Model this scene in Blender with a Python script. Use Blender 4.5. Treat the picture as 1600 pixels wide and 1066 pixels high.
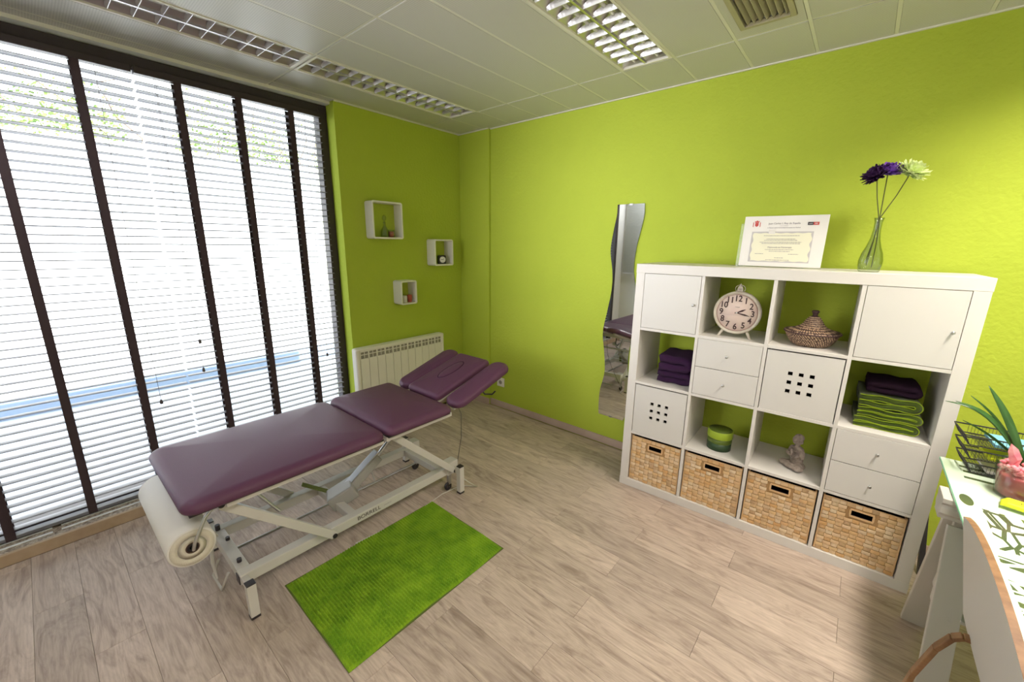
import bpy, bmesh, math, random
from mathutils import Vector, Matrix, noise
for _o in list(bpy.data.objects): bpy.data.objects.remove(_o, do_unlink=True)
random.seed(7)
SC = bpy.context.scene
COL = SC.collection
PI = math.pi
H = 2.578                       # ceiling height

# ------------------------------------------------------------------ camera
cam = bpy.data.objects.new('camera', bpy.data.cameras.new('camera'))
COL.objects.link(cam)
cam.data.sensor_width = 36.0
cam.data.lens = 634.64 / 1600 * 36.0
cam.data.clip_start = 0.02
_r = Vector((0.76179807, 0.64769575, 0.01240653)); _u = Vector((-0.15972994, 0.16924003, 0.9725452)); _f = Vector((-0.62781371, 0.74286475, -0.23238313))
M = Matrix((( _r.x, _u.x, -_f.x, 3.06729), (_r.y, _u.y, -_f.y, -2.85035), (_r.z, _u.z, -_f.z, 1.59491), (0, 0, 0, 1)))
cam.matrix_world = M
SC.camera = cam

# ------------------------------------------------------------------ world, sun, lights, exposure
W = bpy.data.worlds.new('world'); SC.world = W; W.use_nodes = True
_n = W.node_tree.nodes; _n.clear()
_bg = _n.new('ShaderNodeBackground'); _wo = _n.new('ShaderNodeOutputWorld')
_bg.inputs['Color'].default_value = (0.90, 0.95, 1.0, 1)
_bg.inputs['Strength'].default_value = 2.9
W.node_tree.links.new(_bg.outputs[0], _wo.inputs[0])

YF_ = -3.63
def lamp(name, kind, loc, energy, color, rot=None, **kw):
    d = bpy.data.lights.new(name, kind); d.energy = energy; d.color = color
    for k, v in kw.items(): setattr(d, k, v)
    o = bpy.data.objects.new(name, d); COL.objects.link(o); o.location = loc
    if rot: o.rotation_euler = rot
    return o

lamp('sun', 'SUN', (4, 0, 8), 11.0, (1.0, 0.97, 0.94), (math.radians(-10), math.radians(45), 0), angle=0.01)
# lit desk luminaire, then two added fill lamps (bodies built with the ceiling)
lamp('ceiling_lamp_or_fill', 'AREA', (3.775, -1.03, H - 0.02), 26.0, (1.0, 0.92, 0.80), (0, 0, 0), shape='RECTANGLE', size=0.24, size_y=1.14, spread=math.radians(134))
lamp('ceiling_lamp_or_fill', 'AREA', (0.48, -3.25, H - 0.02), 8.0, (0.92, 0.95, 1.0), (0, 0, 0), shape='RECTANGLE', size=0.24, size_y=0.66, spread=math.radians(170))  # added cool fill lamp out of view, helps out the window light
lamp('ceiling_lamp_or_fill', 'AREA', (3.475, -3.25, H - 0.02), 13.0, (1.0, 0.92, 0.86), (0, 0, 0), shape='RECTANGLE', size=0.24, size_y=0.66, spread=math.radians(150))  # added fill lamp behind the camera for general brightness
# added soft fill lamp before the front wall, brightens the back wall
lamp('front_wall_fill', 'AREA', (1.45, YF_ + 0.06, 1.75), 6.5, (0.98, 0.98, 1.0), (PI / 2, 0, math.radians(-2)), shape='RECTANGLE', size=0.8, size_y=1.1, spread=math.radians(56))
SC.view_settings.view_transform = 'Standard'
SC.view_settings.look = 'None'
SC.view_settings.exposure = 0.62
SC.view_settings.gamma = 1.0
SC.view_settings.use_curve_mapping = False
SC.cycles.max_bounces = 12; SC.cycles.diffuse_bounces = 6; SC.cycles.glossy_bounces = 5; SC.cycles.transparent_max_bounces = 16
SC.cycles.sample_clamp_indirect = 6.0

# ------------------------------------------------------------------ materials
def nt(name):
    m = bpy.data.materials.new(name); m.use_nodes = True
    t = m.node_tree; b = t.nodes['Principled BSDF']
    return m, t, b
def mat(name, col, rough=0.5, metal=0.0, spec=0.5, bump=None, vary=None, trans=0.0, alpha=None, ior=1.45, sheen=0, coat=0, emit=None, noise_col=None):
    m, t, b = nt(name)
    b.inputs['Base Color'].default_value = (*col, 1); b.inputs['Roughness'].default_value = rough
    b.inputs['Metallic'].default_value = metal; b.inputs['Specular IOR Level'].default_value = spec
    b.inputs['Transmission Weight'].default_value = trans; b.inputs['IOR'].default_value = ior
    if sheen: b.inputs['Sheen Weight'].default_value = sheen
    if coat: b.inputs['Coat Weight'].default_value = coat
    if alpha is not None: b.inputs['Alpha'].default_value = alpha
    if emit: b.inputs['Emission Color'].default_value = (*emit[0], 1); b.inputs['Emission Strength'].default_value = emit[1]
    L = t.links.new; N = t.nodes.new
    tc = None
    if bump or noise_col:
        tc = N('ShaderNodeTexCoord')
    if bump:
        nz = N('ShaderNodeTexNoise'); nz.inputs['Scale'].default_value = bump[0]; nz.inputs['Detail'].default_value = bump[2] if len(bump) > 2 else 3
        L(tc.outputs['Object'], nz.inputs['Vector'])
        bp = N('ShaderNodeBump'); bp.inputs['Strength'].default_value = bump[1]; bp.inputs['Distance'].default_value = 0.01
        L(nz.outputs['Fac'], bp.inputs['Height']); L(bp.outputs[0], b.inputs['Normal'])
    src = None
    if noise_col:                                   # (colour2, scale)
        nz = N('ShaderNodeTexNoise'); nz.inputs['Scale'].default_value = noise_col[1]; nz.inputs['Detail'].default_value = 5
        L(tc.outputs['Object'], nz.inputs['Vector'])
        rp = N('ShaderNodeValToRGB'); rp.color_ramp.elements[0].position = .35; rp.color_ramp.elements[1].position = .65
        rp.color_ramp.elements[0].color = (*col, 1); rp.color_ramp.elements[1].color = (*noise_col[0], 1)
        L(nz.outputs['Fac'], rp.inputs['Fac']); src = rp.outputs['Color']; L(src, b.inputs['Base Color'])
    if vary:                                        # list of colours picked per object
        oi = N('ShaderNodeObjectInfo'); rp = N('ShaderNodeValToRGB'); e = rp.color_ramp.elements
        e[0].color = (*vary[0], 1); e[1].color = (*vary[-1], 1)
        for k, c in enumerate(vary[1:-1]):
            el = e.new((k + 1) / (len(vary) - 1)); el.color = (*c, 1)
        L(oi.outputs['Random'], rp.inputs['Fac']); L(rp.outputs['Color'], b.inputs['Base Color'])
    return m

GREEN = (0.44, 0.53, 0.055)
m_wall = mat('lime_plaster', GREEN, 0.75, spec=0.25, bump=(45, 0.35, 4), noise_col=((0.42, 0.51, 0.052), 2.2))
m_white_wall = mat('white_plaster', (0.78, 0.76, 0.72), 0.8, spec=0.2, bump=(60, 0.2))
m_lacq = mat('white_lacquer', (0.70, 0.67, 0.64), 0.42, spec=0.4)
m_lacq2 = mat('white_foil_front', (0.66, 0.64, 0.615), 0.38, spec=0.4)
m_white_pl = mat('white_plastic', (0.78, 0.75, 0.68), 0.4)
m_rad = mat('radiator_enamel', (0.80, 0.76, 0.66), 0.35)
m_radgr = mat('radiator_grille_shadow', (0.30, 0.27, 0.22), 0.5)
m_dark = mat('dark_brown_frame', (0.045, 0.032, 0.034), 0.45)
m_tape = mat('dark_brown_tape', (0.07, 0.048, 0.052), 0.85, spec=0.1, bump=(400, 0.3))
m_slat = mat('slat_lacquer', (0.19, 0.185, 0.205), 0.42, spec=0.4)
m_cord = mat('dark_cord', (0.10, 0.08, 0.08), 0.8)
m_black = mat('black_plastic', (0.03, 0.025, 0.03), 0.4)
m_frame = mat('cream_enamel_steel', (0.60, 0.575, 0.535), 0.38, spec=0.5)
m_steel = mat('brushed_steel', (0.55, 0.55, 0.55), 0.28, metal=1.0)
m_grey = mat('grey_actuator_plastic', (0.36, 0.35, 0.33), 0.45)
m_olive = mat('olive_link_arm', (0.16, 0.19, 0.05), 0.7)
m_purple = mat('plum_vinyl', (0.112, 0.042, 0.086), 0.44, spec=0.36, bump=(260, 0.08, 2))
m_paper = mat('paper_roll_white', (0.74, 0.71, 0.67), 0.8, spec=0.15)
m_paper_end = mat('paper_roll_end', (0.68, 0.63, 0.53), 0.85, spec=0.1, bump=(300, 0.3))
m_card = mat('brown_cardboard', (0.10, 0.06, 0.045), 0.9)
m_alu = mat('louvre_aluminium', (0.66, 0.64, 0.66), 0.36, metal=1.0)
m_alu_mat = mat('matt_aluminium', (0.62, 0.60, 0.52), 0.3, metal=0.7)
m_tube = mat('fluorescent_glass', (0.8, 0.8, 0.78), 0.3)
m_mirror = mat('mirror_silver', (0.86, 0.88, 0.88), 0.015, metal=1.0)
m_mirror_edge = mat('mirror_glass_edge', (0.30, 0.40, 0.40), 0.15)
m_granite = mat('speckled_granite', (0.16, 0.11, 0.08), 0.35, noise_col=((0.55, 0.47, 0.38), 90))
m_woodtrim = mat('beech_wood_trim', (0.50, 0.37, 0.25), 0.5, noise_col=((0.43, 0.31, 0.20), 12))
m_base = mat('pale_wood_baseboard', (0.50, 0.38, 0.31), 0.5, noise_col=((0.46, 0.34, 0.27), 9))
m_grille = mat('white_grille_metal', (0.85, 0.87, 0.9), 0.35)
m_sub = mat('floor_joint_dark', (0.16, 0.12, 0.09), 0.9)
m_under = mat('basket_underweave', (0.42, 0.25, 0.11), 0.8)
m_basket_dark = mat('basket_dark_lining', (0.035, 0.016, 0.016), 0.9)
m_strip = mat('water_hyacinth_strip', (0.5, 0.3, 0.1), 0.6, vary=[(0.70, 0.43, 0.20), (0.80, 0.62, 0.42), (0.66, 0.38, 0.16), (0.76, 0.53, 0.28), (0.56, 0.37, 0.21), (0.80, 0.64, 0.44), (0.72, 0.45, 0.21)])
m_lime = mat('lime_cloth', (0.075, 0.115, 0.014), 0.95, spec=0.05, bump=(500, 0.6), sheen=0.3)
m_lime_edge = mat('lime_cloth_edge', (0.30, 0.42, 0.03), 0.95, spec=0.05, bump=(500, 0.6))
m_plumcloth = mat('plum_terry_cloth', (0.052, 0.018, 0.062), 0.95, spec=0.05, bump=(450, 0.8), sheen=0.05)
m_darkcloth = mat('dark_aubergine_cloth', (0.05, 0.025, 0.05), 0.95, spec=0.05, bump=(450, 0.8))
m_stone = mat('grey_stone', (0.42, 0.35, 0.30), 0.85, spec=0.1, bump=(160, 0.7, 5), noise_col=((0.30, 0.25, 0.22), 60))
m_wick_light = mat('rattan_light', (0.70, 0.46, 0.24), 0.6)
m_cream = mat('distressed_cream_paint', (0.66, 0.62, 0.52), 0.6, noise_col=((0.45, 0.38, 0.30), 14))
m_dial = mat('pale_pink_dial', (0.66, 0.50, 0.45), 0.6, noise_col=((0.72, 0.60, 0.52), 10))
m_ringbrown = mat('faded_brown_ring', (0.30, 0.15, 0.12), 0.7)
m_ink = mat('dark_brown_ink', (0.045, 0.022, 0.022), 0.7)
m_ink_soft = mat('soft_grey_ink', (0.42, 0.38, 0.40), 0.8)
m_red = mat('print_red', (0.55, 0.08, 0.07), 0.7)
m_paper_w = mat('certificate_card_white', (0.80, 0.77, 0.74), 0.5)
m_paper_y = mat('certificate_cream', (0.80, 0.77, 0.60), 0.6)
m_paper_g = mat('certificate_grey_border', (0.52, 0.49, 0.50), 0.6)
m_acrylic = mat('clear_acrylic', (0.95, 0.97, 0.95), 0.03, trans=1.0, ior=1.3)
m_glass = mat('clear_vase_glass', (0.93, 0.97, 0.93), 0.02, trans=1.0, ior=1.45)
m_stem = mat('flower_stem', (0.10, 0.11, 0.03), 0.7)
m_petal_p = mat('violet_petal', (0.22, 0.07, 0.52), 0.7, sheen=0.2)
m_petal_d = mat('dark_aubergine_petal', (0.045, 0.010, 0.075), 0.7)
m_petal_w = mat('pale_green_petal', (0.72, 0.82, 0.40), 0.7)
m_leaf = mat('strap_leaf_green', (0.022, 0.075, 0.014), 0.33, noise_col=((0.045, 0.12, 0.03), 8))
m_mesh = mat('black_wire', (0.03, 0.03, 0.03), 0.5)
m_pinkgel = mat('crimson_gel', (0.36, 0.03, 0.05), 0.3, noise_col=((0.50, 0.07, 0.09), 25))
m_pink = mat('pink_petal', (0.75, 0.16, 0.24), 0.6, noise_col=((0.85, 0.36, 0.38), 30))
m_yellow = mat('yellow_card', (0.72, 0.78, 0.03), 0.5)
m_blue = mat('blue_card', (0.20, 0.48, 0.62), 0.5)
m_ply = mat('plywood_edge', (0.36, 0.19, 0.09), 0.5, noise_col=((0.22, 0.11, 0.055), 30))
m_chair = mat('grey_white_laminate', (0.60, 0.58, 0.57), 0.4)
m_trestle = mat('white_painted_wood', (0.56, 0.53, 0.48), 0.5)
m_out_wall = mat('sunlit_render_white', (0.88, 0.88, 0.90), 0.9)
m_out_floor = mat('patio_concrete', (0.42, 0.46, 0.54), 0.9)
m_out_shade = mat('blue_grey_wall_shade', (0.26, 0.33, 0.46), 0.9)  # bluish shade of the garden wall's foot, as a colour
m_ivy = mat('ivy_leaf', (0.16, 0.27, 0.06), 0.6, noise_col=((0.30, 0.38, 0.12), 3))
m_branch = mat('grey_branch', (0.20, 0.15, 0.12), 0.9)
m_blindgrey = mat('pale_grey_closed_slat', (0.55, 0.55, 0.52), 0.5)
m_lime_lid = mat('lime_lacquer', (0.32, 0.44, 0.03), 0.4)
m_olive_lac = mat('olive_lacquer', (0.10, 0.15, 0.02), 0.4)
m_dgreen = mat('dark_green_lacquer', (0.028, 0.065, 0.025), 0.45)
m_ored = mat('orange_red_wax', (0.45, 0.09, 0.05), 0.4)
m_rug_edge = mat('rug_backing', (0.10, 0.14, 0.02), 0.9)

def wood_floor():
    m, t, b = nt('oak_laminate'); L = t.links.new; N = t.nodes.new
    tc = N('ShaderNodeTexCoord'); oi = N('ShaderNodeObjectInfo')
    off = N('ShaderNodeVectorMath'); off.operation = 'MULTIPLY_ADD'
    cmb = N('ShaderNodeCombineXYZ')
    for k in range(3): L(oi.outputs['Random'], cmb.inputs[k])
    L(cmb.outputs[0], off.inputs[0]); off.inputs[1].default_value = (37, 53, 0); L(tc.outputs['Object'], off.inputs[2])
    sc = N('ShaderNodeVectorMath'); sc.operation = 'MULTIPLY'; sc.inputs[1].default_value = (2.2, 11, 1); L(off.outputs[0], sc.inputs[0])
    n1 = N('ShaderNodeTexNoise'); n1.inputs['Scale'].default_value = 1.3; n1.inputs['Detail'].default_value = 7; n1.inputs['Roughness'].default_value = .62; n1.inputs['Distortion'].default_value = 2.2
    L(sc.outputs[0], n1.inputs['Vector'])
    r1 = N('ShaderNodeValToRGB'); e = r1.color_ramp.elements
    e[0].position = .30; e[0].color = (0.33, 0.25, 0.205, 1); e[1].position = .72; e[1].color = (0.61, 0.495, 0.42, 1)
    x = e.new(.5); x.color = (0.50, 0.40, 0.335, 1)
    L(n1.outputs['Fac'], r1.inputs['Fac'])
    sc2 = N('ShaderNodeVectorMath'); sc2.operation = 'MULTIPLY'; sc2.inputs[1].default_value = (7, 90, 1); L(off.outputs[0], sc2.inputs[0])
    n2 = N('ShaderNodeTexNoise'); n2.inputs['Scale'].default_value = 1.6; n2.inputs['Detail'].default_value = 4; L(sc2.outputs[0], n2.inputs['Vector'])
    mx = N('ShaderNodeMix'); mx.data_type = 'RGBA'; mx.blend_type = 'MULTIPLY'; mx.inputs['Factor'].default_value = .28
    L(r1.outputs['Color'], mx.inputs[6]); 
    r2 = N('ShaderNodeValToRGB'); r2.color_ramp.elements[0].position = .35; r2.color_ramp.elements[0].color = (.45, .42, .40, 1); r2.color_ramp.elements[1].position = .6
    L(n2.outputs['Fac'], r2.inputs['Fac']); L(r2.outputs['Color'], mx.inputs[7])
    hs = N('ShaderNodeHueSaturation'); L(mx.outputs[2], hs.inputs['Color'])
    mr = N('ShaderNodeMapRange'); mr.inputs[3].default_value = .88; mr.inputs[4].default_value = 1.14; L(oi.outputs['Random'], mr.inputs[0]); L(mr.outputs[0], hs.inputs['Value'])
    L(hs.outputs[0], b.inputs['Base Color'])
    b.inputs['Roughness'].default_value = .42; b.inputs['Specular IOR Level'].default_value = .35
    bp = N('ShaderNodeBump'); bp.inputs['Strength'].default_value = .12; bp.inputs['Distance'].default_value = .002; L(n2.outputs['Fac'], bp.inputs['Height']); L(bp.outputs[0], b.inputs['Normal'])
    return m
m_floor = wood_floor()

def perforated():
    m, t, b = nt('perforated_white_metal'); L = t.links.new; N = t.nodes.new
    tc = N('ShaderNodeTexCoord'); wv = N('ShaderNodeTexWave'); wv.wave_type = 'BANDS'; wv.bands_direction = 'Y'; wv.inputs['Scale'].default_value = 34
    L(tc.outputs['Object'], wv.inputs['Vector'])
    r = N('ShaderNodeValToRGB'); r.color_ramp.elements[0].position = .0; r.color_ramp.elements[0].color = (.50, .485, .46, 1); r.color_ramp.elements[1].position = .5; r.color_ramp.elements[1].color = (.60, .58, .55, 1)
    L(wv.outputs['Fac'], r.inputs['Fac']); L(r.outputs['Color'], b.inputs['Base Color'])
    b.inputs['Roughness'].default_value = .38; b.inputs['Specular IOR Level'].default_value = .5
    return m
m_tile = perforated()
m_rail = mat('ceiling_rail_white', (0.72, 0.70, 0.62), 0.4)

def glass_thin():
    m = bpy.data.materials.new('window_glass'); m.use_nodes = True; t = m.node_tree; t.nodes.clear()
    o = t.nodes.new('ShaderNodeOutputMaterial'); a = t.nodes.new('ShaderNodeBsdfTransparent'); g = t.nodes.new('ShaderNodeBsdfGlossy'); mx = t.nodes.new('ShaderNodeMixShader')
    a.inputs[0].default_value = (.95, .97, .97, 1); g.inputs['Roughness'].default_value = .02; mx.inputs[0].default_value = .06
    t.links.new(a.outputs[0], mx.inputs[1]); t.links.new(g.outputs[0], mx.inputs[2]); t.links.new(mx.outputs[0], o.inputs[0])
    return m
m_pane = glass_thin()

def frosted_desk():
    # clear green glass printed from above with white: the print leaves stripes, an oval and leaf cells clear
    m, t, b = nt('printed_glass'); L = t.links.new; N = t.nodes.new
    tc = N('ShaderNodeTexCoord'); sp = N('ShaderNodeSeparateXYZ'); L(tc.outputs['Object'], sp.inputs[0])
    def mth(op, a, bb=None):
        n = N('ShaderNodeMath'); n.operation = op
        for k, v in enumerate((a, bb)):
            if v is None: continue
            if isinstance(v, (int, float)): n.inputs[k].default_value = v
            else: L(v, n.inputs[k])
        return n.outputs[0]
    X, Y = sp.outputs[0], sp.outputs[1]
    def inside(v, lo, hi): return mth('MULTIPLY', mth('GREATER_THAN', v, lo), mth('LESS_THAN', v, hi))
    clear = None
    def add(c):
        nonlocal clear
        clear = c if clear is None else mth('MAXIMUM', clear, c)
    for yy, x0 in ((-.056, .05), (-.103, .055), (-.163, .05)):
        add(mth('MULTIPLY', inside(Y, yy - .010, yy + .010), inside(X, x0, .30)))
    # oval
    dx = mth('DIVIDE', mth('SUBTRACT', X, .030), .017); dy = mth('DIVIDE', mth('SUBTRACT', Y, -.372), .043)
    add(mth('LESS_THAN', mth('ADD', mth('MULTIPLY', dx, dx), mth('MULTIPLY', dy, dy)), 1.0))
    # leaf veins: a voronoi network on the middle of the top
    mp = N('ShaderNodeMapping'); mp.inputs['Scale'].default_value = (26, 13, 1); mp.inputs['Rotation'].default_value = (0, 0, .5); L(tc.outputs['Object'], mp.inputs['Vector'])
    vo = N('ShaderNodeTexVoronoi'); vo.feature = 'DISTANCE_TO_EDGE'; vo.inputs['Scale'].default_value = 1; L(mp.outputs[0], vo.inputs['Vector'])
    net = mth('LESS_THAN', vo.outputs['Distance'], .09)
    add(mth('MULTIPLY', mth('MULTIPLY', net, inside(X, .06, .60)), inside(Y, -.66, -.41)))
    wv = N('ShaderNodeTexVoronoi'); wv.feature = 'DISTANCE_TO_EDGE'; wv.inputs['Scale'].default_value = 1
    mp2 = N('ShaderNodeMapping'); mp2.inputs['Scale'].default_value = (14, 34, 1); mp2.inputs['Rotation'].default_value = (0, 0, .25); L(tc.outputs['Object'], mp2.inputs['Vector']); L(mp2.outputs[0], wv.inputs['Vector'])
    add(mth('MULTIPLY', mth('MULTIPLY', mth('GREATER_THAN', wv.outputs['Distance'], .12), inside(X, .05, .60)), inside(Y, -1.02, -.70)))
    mx = N('ShaderNodeMix'); mx.data_type = 'RGBA'; L(clear, mx.inputs['Factor'])
    mx.inputs[6].default_value = (0.70, 0.84, 0.68, 1); mx.inputs[7].default_value = (0.36, 0.47, 0.23, 1); L(mx.outputs[2], b.inputs['Base Color'])
    L(mth('MULTIPLY', clear, .75), b.inputs['Transmission Weight'])
    b.inputs['Roughness'].default_value = .12
    return m
def glassy(name, tint, rough=.03, edge=(.45, .5, .42)):
    # thin-walled clear glass: see-through face on, darker and shinier towards the rim
    m = bpy.data.materials.new(name); m.use_nodes = True; t = m.node_tree; t.nodes.clear(); N = t.nodes.new; L = t.links.new
    o = N('ShaderNodeOutputMaterial'); a = N('ShaderNodeBsdfTransparent'); g = N('ShaderNodeBsdfGlossy'); mx = N('ShaderNodeMixShader'); lw = N('ShaderNodeLayerWeight'); lw.inputs['Blend'].default_value = .35
    rp = N('ShaderNodeValToRGB'); rp.color_ramp.elements[0].color = (*tint, 1); rp.color_ramp.elements[1].color = (*edge, 1); rp.color_ramp.elements[0].position = .3
    L(lw.outputs['Facing'], rp.inputs['Fac']); L(rp.outputs['Color'], a.inputs[0])
    g.inputs['Roughness'].default_value = rough; pw = N('ShaderNodeMath'); pw.operation = 'POWER'; pw.inputs[1].default_value = 3.0; L(lw.outputs['Facing'], pw.inputs[0]); mr = N('ShaderNodeMapRange'); mr.inputs[3].default_value = .05; mr.inputs[4].default_value = .55; L(pw.outputs[0], mr.inputs[0]); L(mr.outputs[0], mx.inputs[0]); L(a.outputs[0], mx.inputs[1]); L(g.outputs[0], mx.inputs[2]); L(mx.outputs[0], o.inputs[0])
    return m
m_acrylic = glassy('clear_acrylic', (.93, .95, .93), .05, (.7, .74, .7))
m_glass = glassy('clear_vase_glass', (.86, .89, .84), .03)
m_film = glassy('clear_film', (.92, .94, .90), .35, (.85, .88, .84))
m_desk = frosted_desk()
m_desk_edge = mat('green_glass_edge', (0.16, 0.50, 0.30), 0.1, spec=0.6)

# ------------------------------------------------------------------ mesh helpers
class MB:
    def __init__(s, M=None): s.v = []; s.f = []; s.M = M or Matrix.Identity(4); s.sm = []
    def add(s, vs, fs, smooth=False):
        o = len(s.v); s.v += [tuple(s.M @ Vector(p)) for p in vs]; s.f += [tuple(i + o for i in f) for f in fs]; s.sm += [smooth] * len(fs); return s
    def box(s, x0, x1, y0, y1, z0, z1):
        v = [(x0, y0, z0), (x1, y0, z0), (x1, y1, z0), (x0, y1, z0), (x0, y0, z1), (x1, y0, z1), (x1, y1, z1), (x0, y1, z1)]
        return s.add(v, [(3, 2, 1, 0), (4, 5, 6, 7), (0, 1, 5, 4), (1, 2, 6, 5), (2, 3, 7, 6), (3, 0, 4, 7)])
    def beam(s, a, b, w, h, up=(0, 0, 1)):
        a, b = Vector(a), Vector(b); d = (b - a).normalized(); up = Vector(up)
        if abs(d.dot(up)) > .99: up = Vector((1, 0, 0))
        sd = d.cross(up).normalized(); u = sd.cross(d)
        v = [p + sd * (i * w / 2) + u * (j * h / 2) for p in (a, b) for i, j in ((-1, -1), (1, -1), (1, 1), (-1, 1))]
        return s.add(v, [(0, 3, 2, 1), (4, 5, 6, 7), (0, 1, 5, 4), (1, 2, 6, 5), (2, 3, 7, 6), (3, 0, 4, 7)])
    def tube(s, pts, r, n=10, caps=True):
        pts = [Vector(p) for p in pts]; rs = r if isinstance(r, (list, tuple)) else [r] * len(pts)
        rings = []; prev = None
        for i, p in enumerate(pts):
            d = (pts[min(i + 1, len(pts) - 1)] - pts[max(i - 1, 0)]).normalized()
            if prev is None: a = d.orthogonal().normalized()
            else: a = (prev - d * prev.dot(d)).normalized()
            prev = a; c = d.cross(a)
            rings.append([p + (a * math.cos(t) + c * math.sin(t)) * rs[i] for t in (2 * PI * k / n for k in range(n))])
        v = [q for r_ in rings for q in r_]; f = []
        for i in range(len(rings) - 1):
            for k in range(n): k2 = (k + 1) % n; f.append((i * n + k, i * n + k2, (i + 1) * n + k2, (i + 1) * n + k))
        s.add(v, f, True)
        if caps:
            s.add(rings[0], [tuple(range(n))[::-1]]); s.add(rings[-1], [tuple(range(n))])
        return s
    def cyl(s, a, b, r, n=16): return s.tube([a, b], r, n)
    def lathe(s, prof, n=24, c=(0, 0, 0), axis='Z', fn=None, close=False):
        v = []; f = []; c = Vector(c)
        for i, (r, z) in enumerate(prof):
            for k in range(n):
                t = 2 * PI * k / n; rr = r if fn is None else fn(r, z, t)
                p = (rr * math.cos(t), rr * math.sin(t), z)
                if axis == 'X': p = (p[2], p[0], p[1])
                if axis == 'Y': p = (p[0], p[2], p[1])
                v.append(c + Vector(p))
        for i in range(len(prof) - 1):
            for k in range(n): k2 = (k + 1) % n; f.append((i * n + k, i * n + k2, (i + 1) * n + k2, (i + 1) * n + k))
        if prof[0][0] > .0011 and prof[-1][0] > .0011:            # a ring: close the section instead of capping it
            m_ = (len(prof) - 1) * n
            for k in range(n): k2 = (k + 1) % n; f.append((m_ + k, m_ + k2, k2, k))
        else:
            if prof[0][0] > 1e-5: f.append(tuple(range(n))[::-1])
            if prof[-1][0] > 1e-5: f.append(tuple(range((len(prof) - 1) * n, len(prof) * n)))
        return s.add(v, f, True)
    def prism(s, poly, z0, z1, axis='Z'):
        n = len(poly)
        def P(a, b, c): return {'Z': (a, b, c), 'X': (c, a, b), 'Y': (a, c, b)}[axis]
        v = [P(a, b, z0) for a, b in poly] + [P(a, b, z1) for a, b in poly]
        f = [tuple(range(n))[::-1], tuple(range(n, 2 * n))] + [(i, (i + 1) % n, n + (i + 1) % n, n + i) for i in range(n)]
        return s.add(v, f)
    def pad(s, x0, x1, y0, y1, z0, z1, rc, re, dome=0.004, n=8, bot=0.012):
        """upholstered slab: rounded corners rc, rounded top edge re, slightly domed"""
        cx, cy, hx, hy = (x0 + x1) / 2, (y0 + y1) / 2, (x1 - x0) / 2, (y1 - y0) / 2
        def ring(ins, z):
            r = max(rc - ins, .004); out = []
            for q, (sx, sy) in enumerate(((1, 1), (-1, 1), (-1, -1), (1, -1))):
                for k in range(n + 1):
                    t = PI / 2 * (q + k / n)
                    out.append((cx + sx * (hx - ins - r) + r * math.cos(t), cy + sy * (hy - ins - r) + r * math.sin(t), z))
            return out
        rings = [ring(bot, z0), ring(bot * .3, z0 + bot * .3), ring(0, z0 + bot)]
        for k in range(0, 9):
            t = PI / 2 * k / 8; rings.append(ring(re * (1 - math.cos(t)), z1 - dome - re * .75 * (1 - math.sin(t))))
        mi = min(hx, hy)
        base_r = ring(re, z1 - dome)
        for fr in (.08, .17, .28, .40, .54, .70, .86): rings.append([(cx + (p[0] - cx) * (1 - fr), cy + (p[1] - cy) * (1 - fr), z1 - dome * (1 - fr) ** 2.4) for p in base_r])
        m_ = len(rings[0]); v = [p for r in rings for p in r]; f = []
        for i in range(len(rings) - 1):
            for k in range(m_): k2 = (k + 1) % m_; f.append((i * m_ + k, i * m_ + k2, (i + 1) * m_ + k2, (i + 1) * m_ + k))
        f.append(tuple(range(m_))[::-1]); f.append(tuple(range((len(rings) - 1) * m_, len(rings) * m_)))
        return s.add(v, f, True)
    def mesh(s, name, m):
        me = bpy.data.meshes.new(name); me.from_pydata(s.v, [], s.f)
        me.polygons.foreach_set('use_smooth', s.sm); me.update()
        if m: me.materials.append(m)
        return me
    def build(s, name, m, parent=None, bevel=0.0, world=False, seg=2, **props):
        if world and parent is not None:
            inv = parent.matrix_basis.inverted(); s.v = [tuple(inv @ Vector(p)) for p in s.v]
        o = bpy.data.objects.new(name, s.mesh(name, m)); COL.objects.link(o)
        if parent is not None: o.parent = parent
        if bevel:
            b = o.modifiers.new('bevel', 'BEVEL'); b.width = bevel; b.segments = seg; b.limit_method = 'ANGLE'; b.angle_limit = math.radians(35)
        for k, v in props.items(): o[k] = v
        return o

def copy_ob(src, parent=None, loc=None, rot=None, scale=None, name=None):
    o = src.copy(); COL.objects.link(o)
    if name: o.name = name
    if parent is not None: o.parent = parent
    if loc is not None: o.location = loc
    if rot is not None: o.rotation_euler = rot
    if scale is not None: o.scale = scale
    return o
def copy_tree(root, loc=None, rot=None, **props):
    r = copy_ob(root, None, loc, rot)
    r.parent = None
    for ch in root.children:
        c = copy_ob(ch, r)
        for g in ch.children: copy_ob(g, c)
    for k, v in props.items(): r[k] = v
    return r
def inst(name, me, parent, loc, rot=None, scale=None):
    o = bpy.data.objects.new(name, me); COL.objects.link(o)
    if parent is not None: o.parent = parent
    o.location = loc
    if rot: o.rotation_euler = rot
    if scale: o.scale = scale
    return o
def thing(name, label, cat, loc=(0, 0, 0), rz=0.0, group=None, kind=None):
    o = bpy.data.objects.new(name, None); COL.objects.link(o); o.empty_display_size = .05
    o.location = loc; o.rotation_euler = (0, 0, rz)
    o.matrix_basis = Matrix.Translation(loc) @ Matrix.Rotation(rz, 4, 'Z')
    if kind: o['kind'] = kind
    if label: o['label'] = label
    if cat: o['category'] = cat
    if group: o['group'] = group
    return o
def tag(o, label, cat, group=None):
    o['label'] = label; o['category'] = cat
    if group: o['group'] = group
    return o
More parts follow.
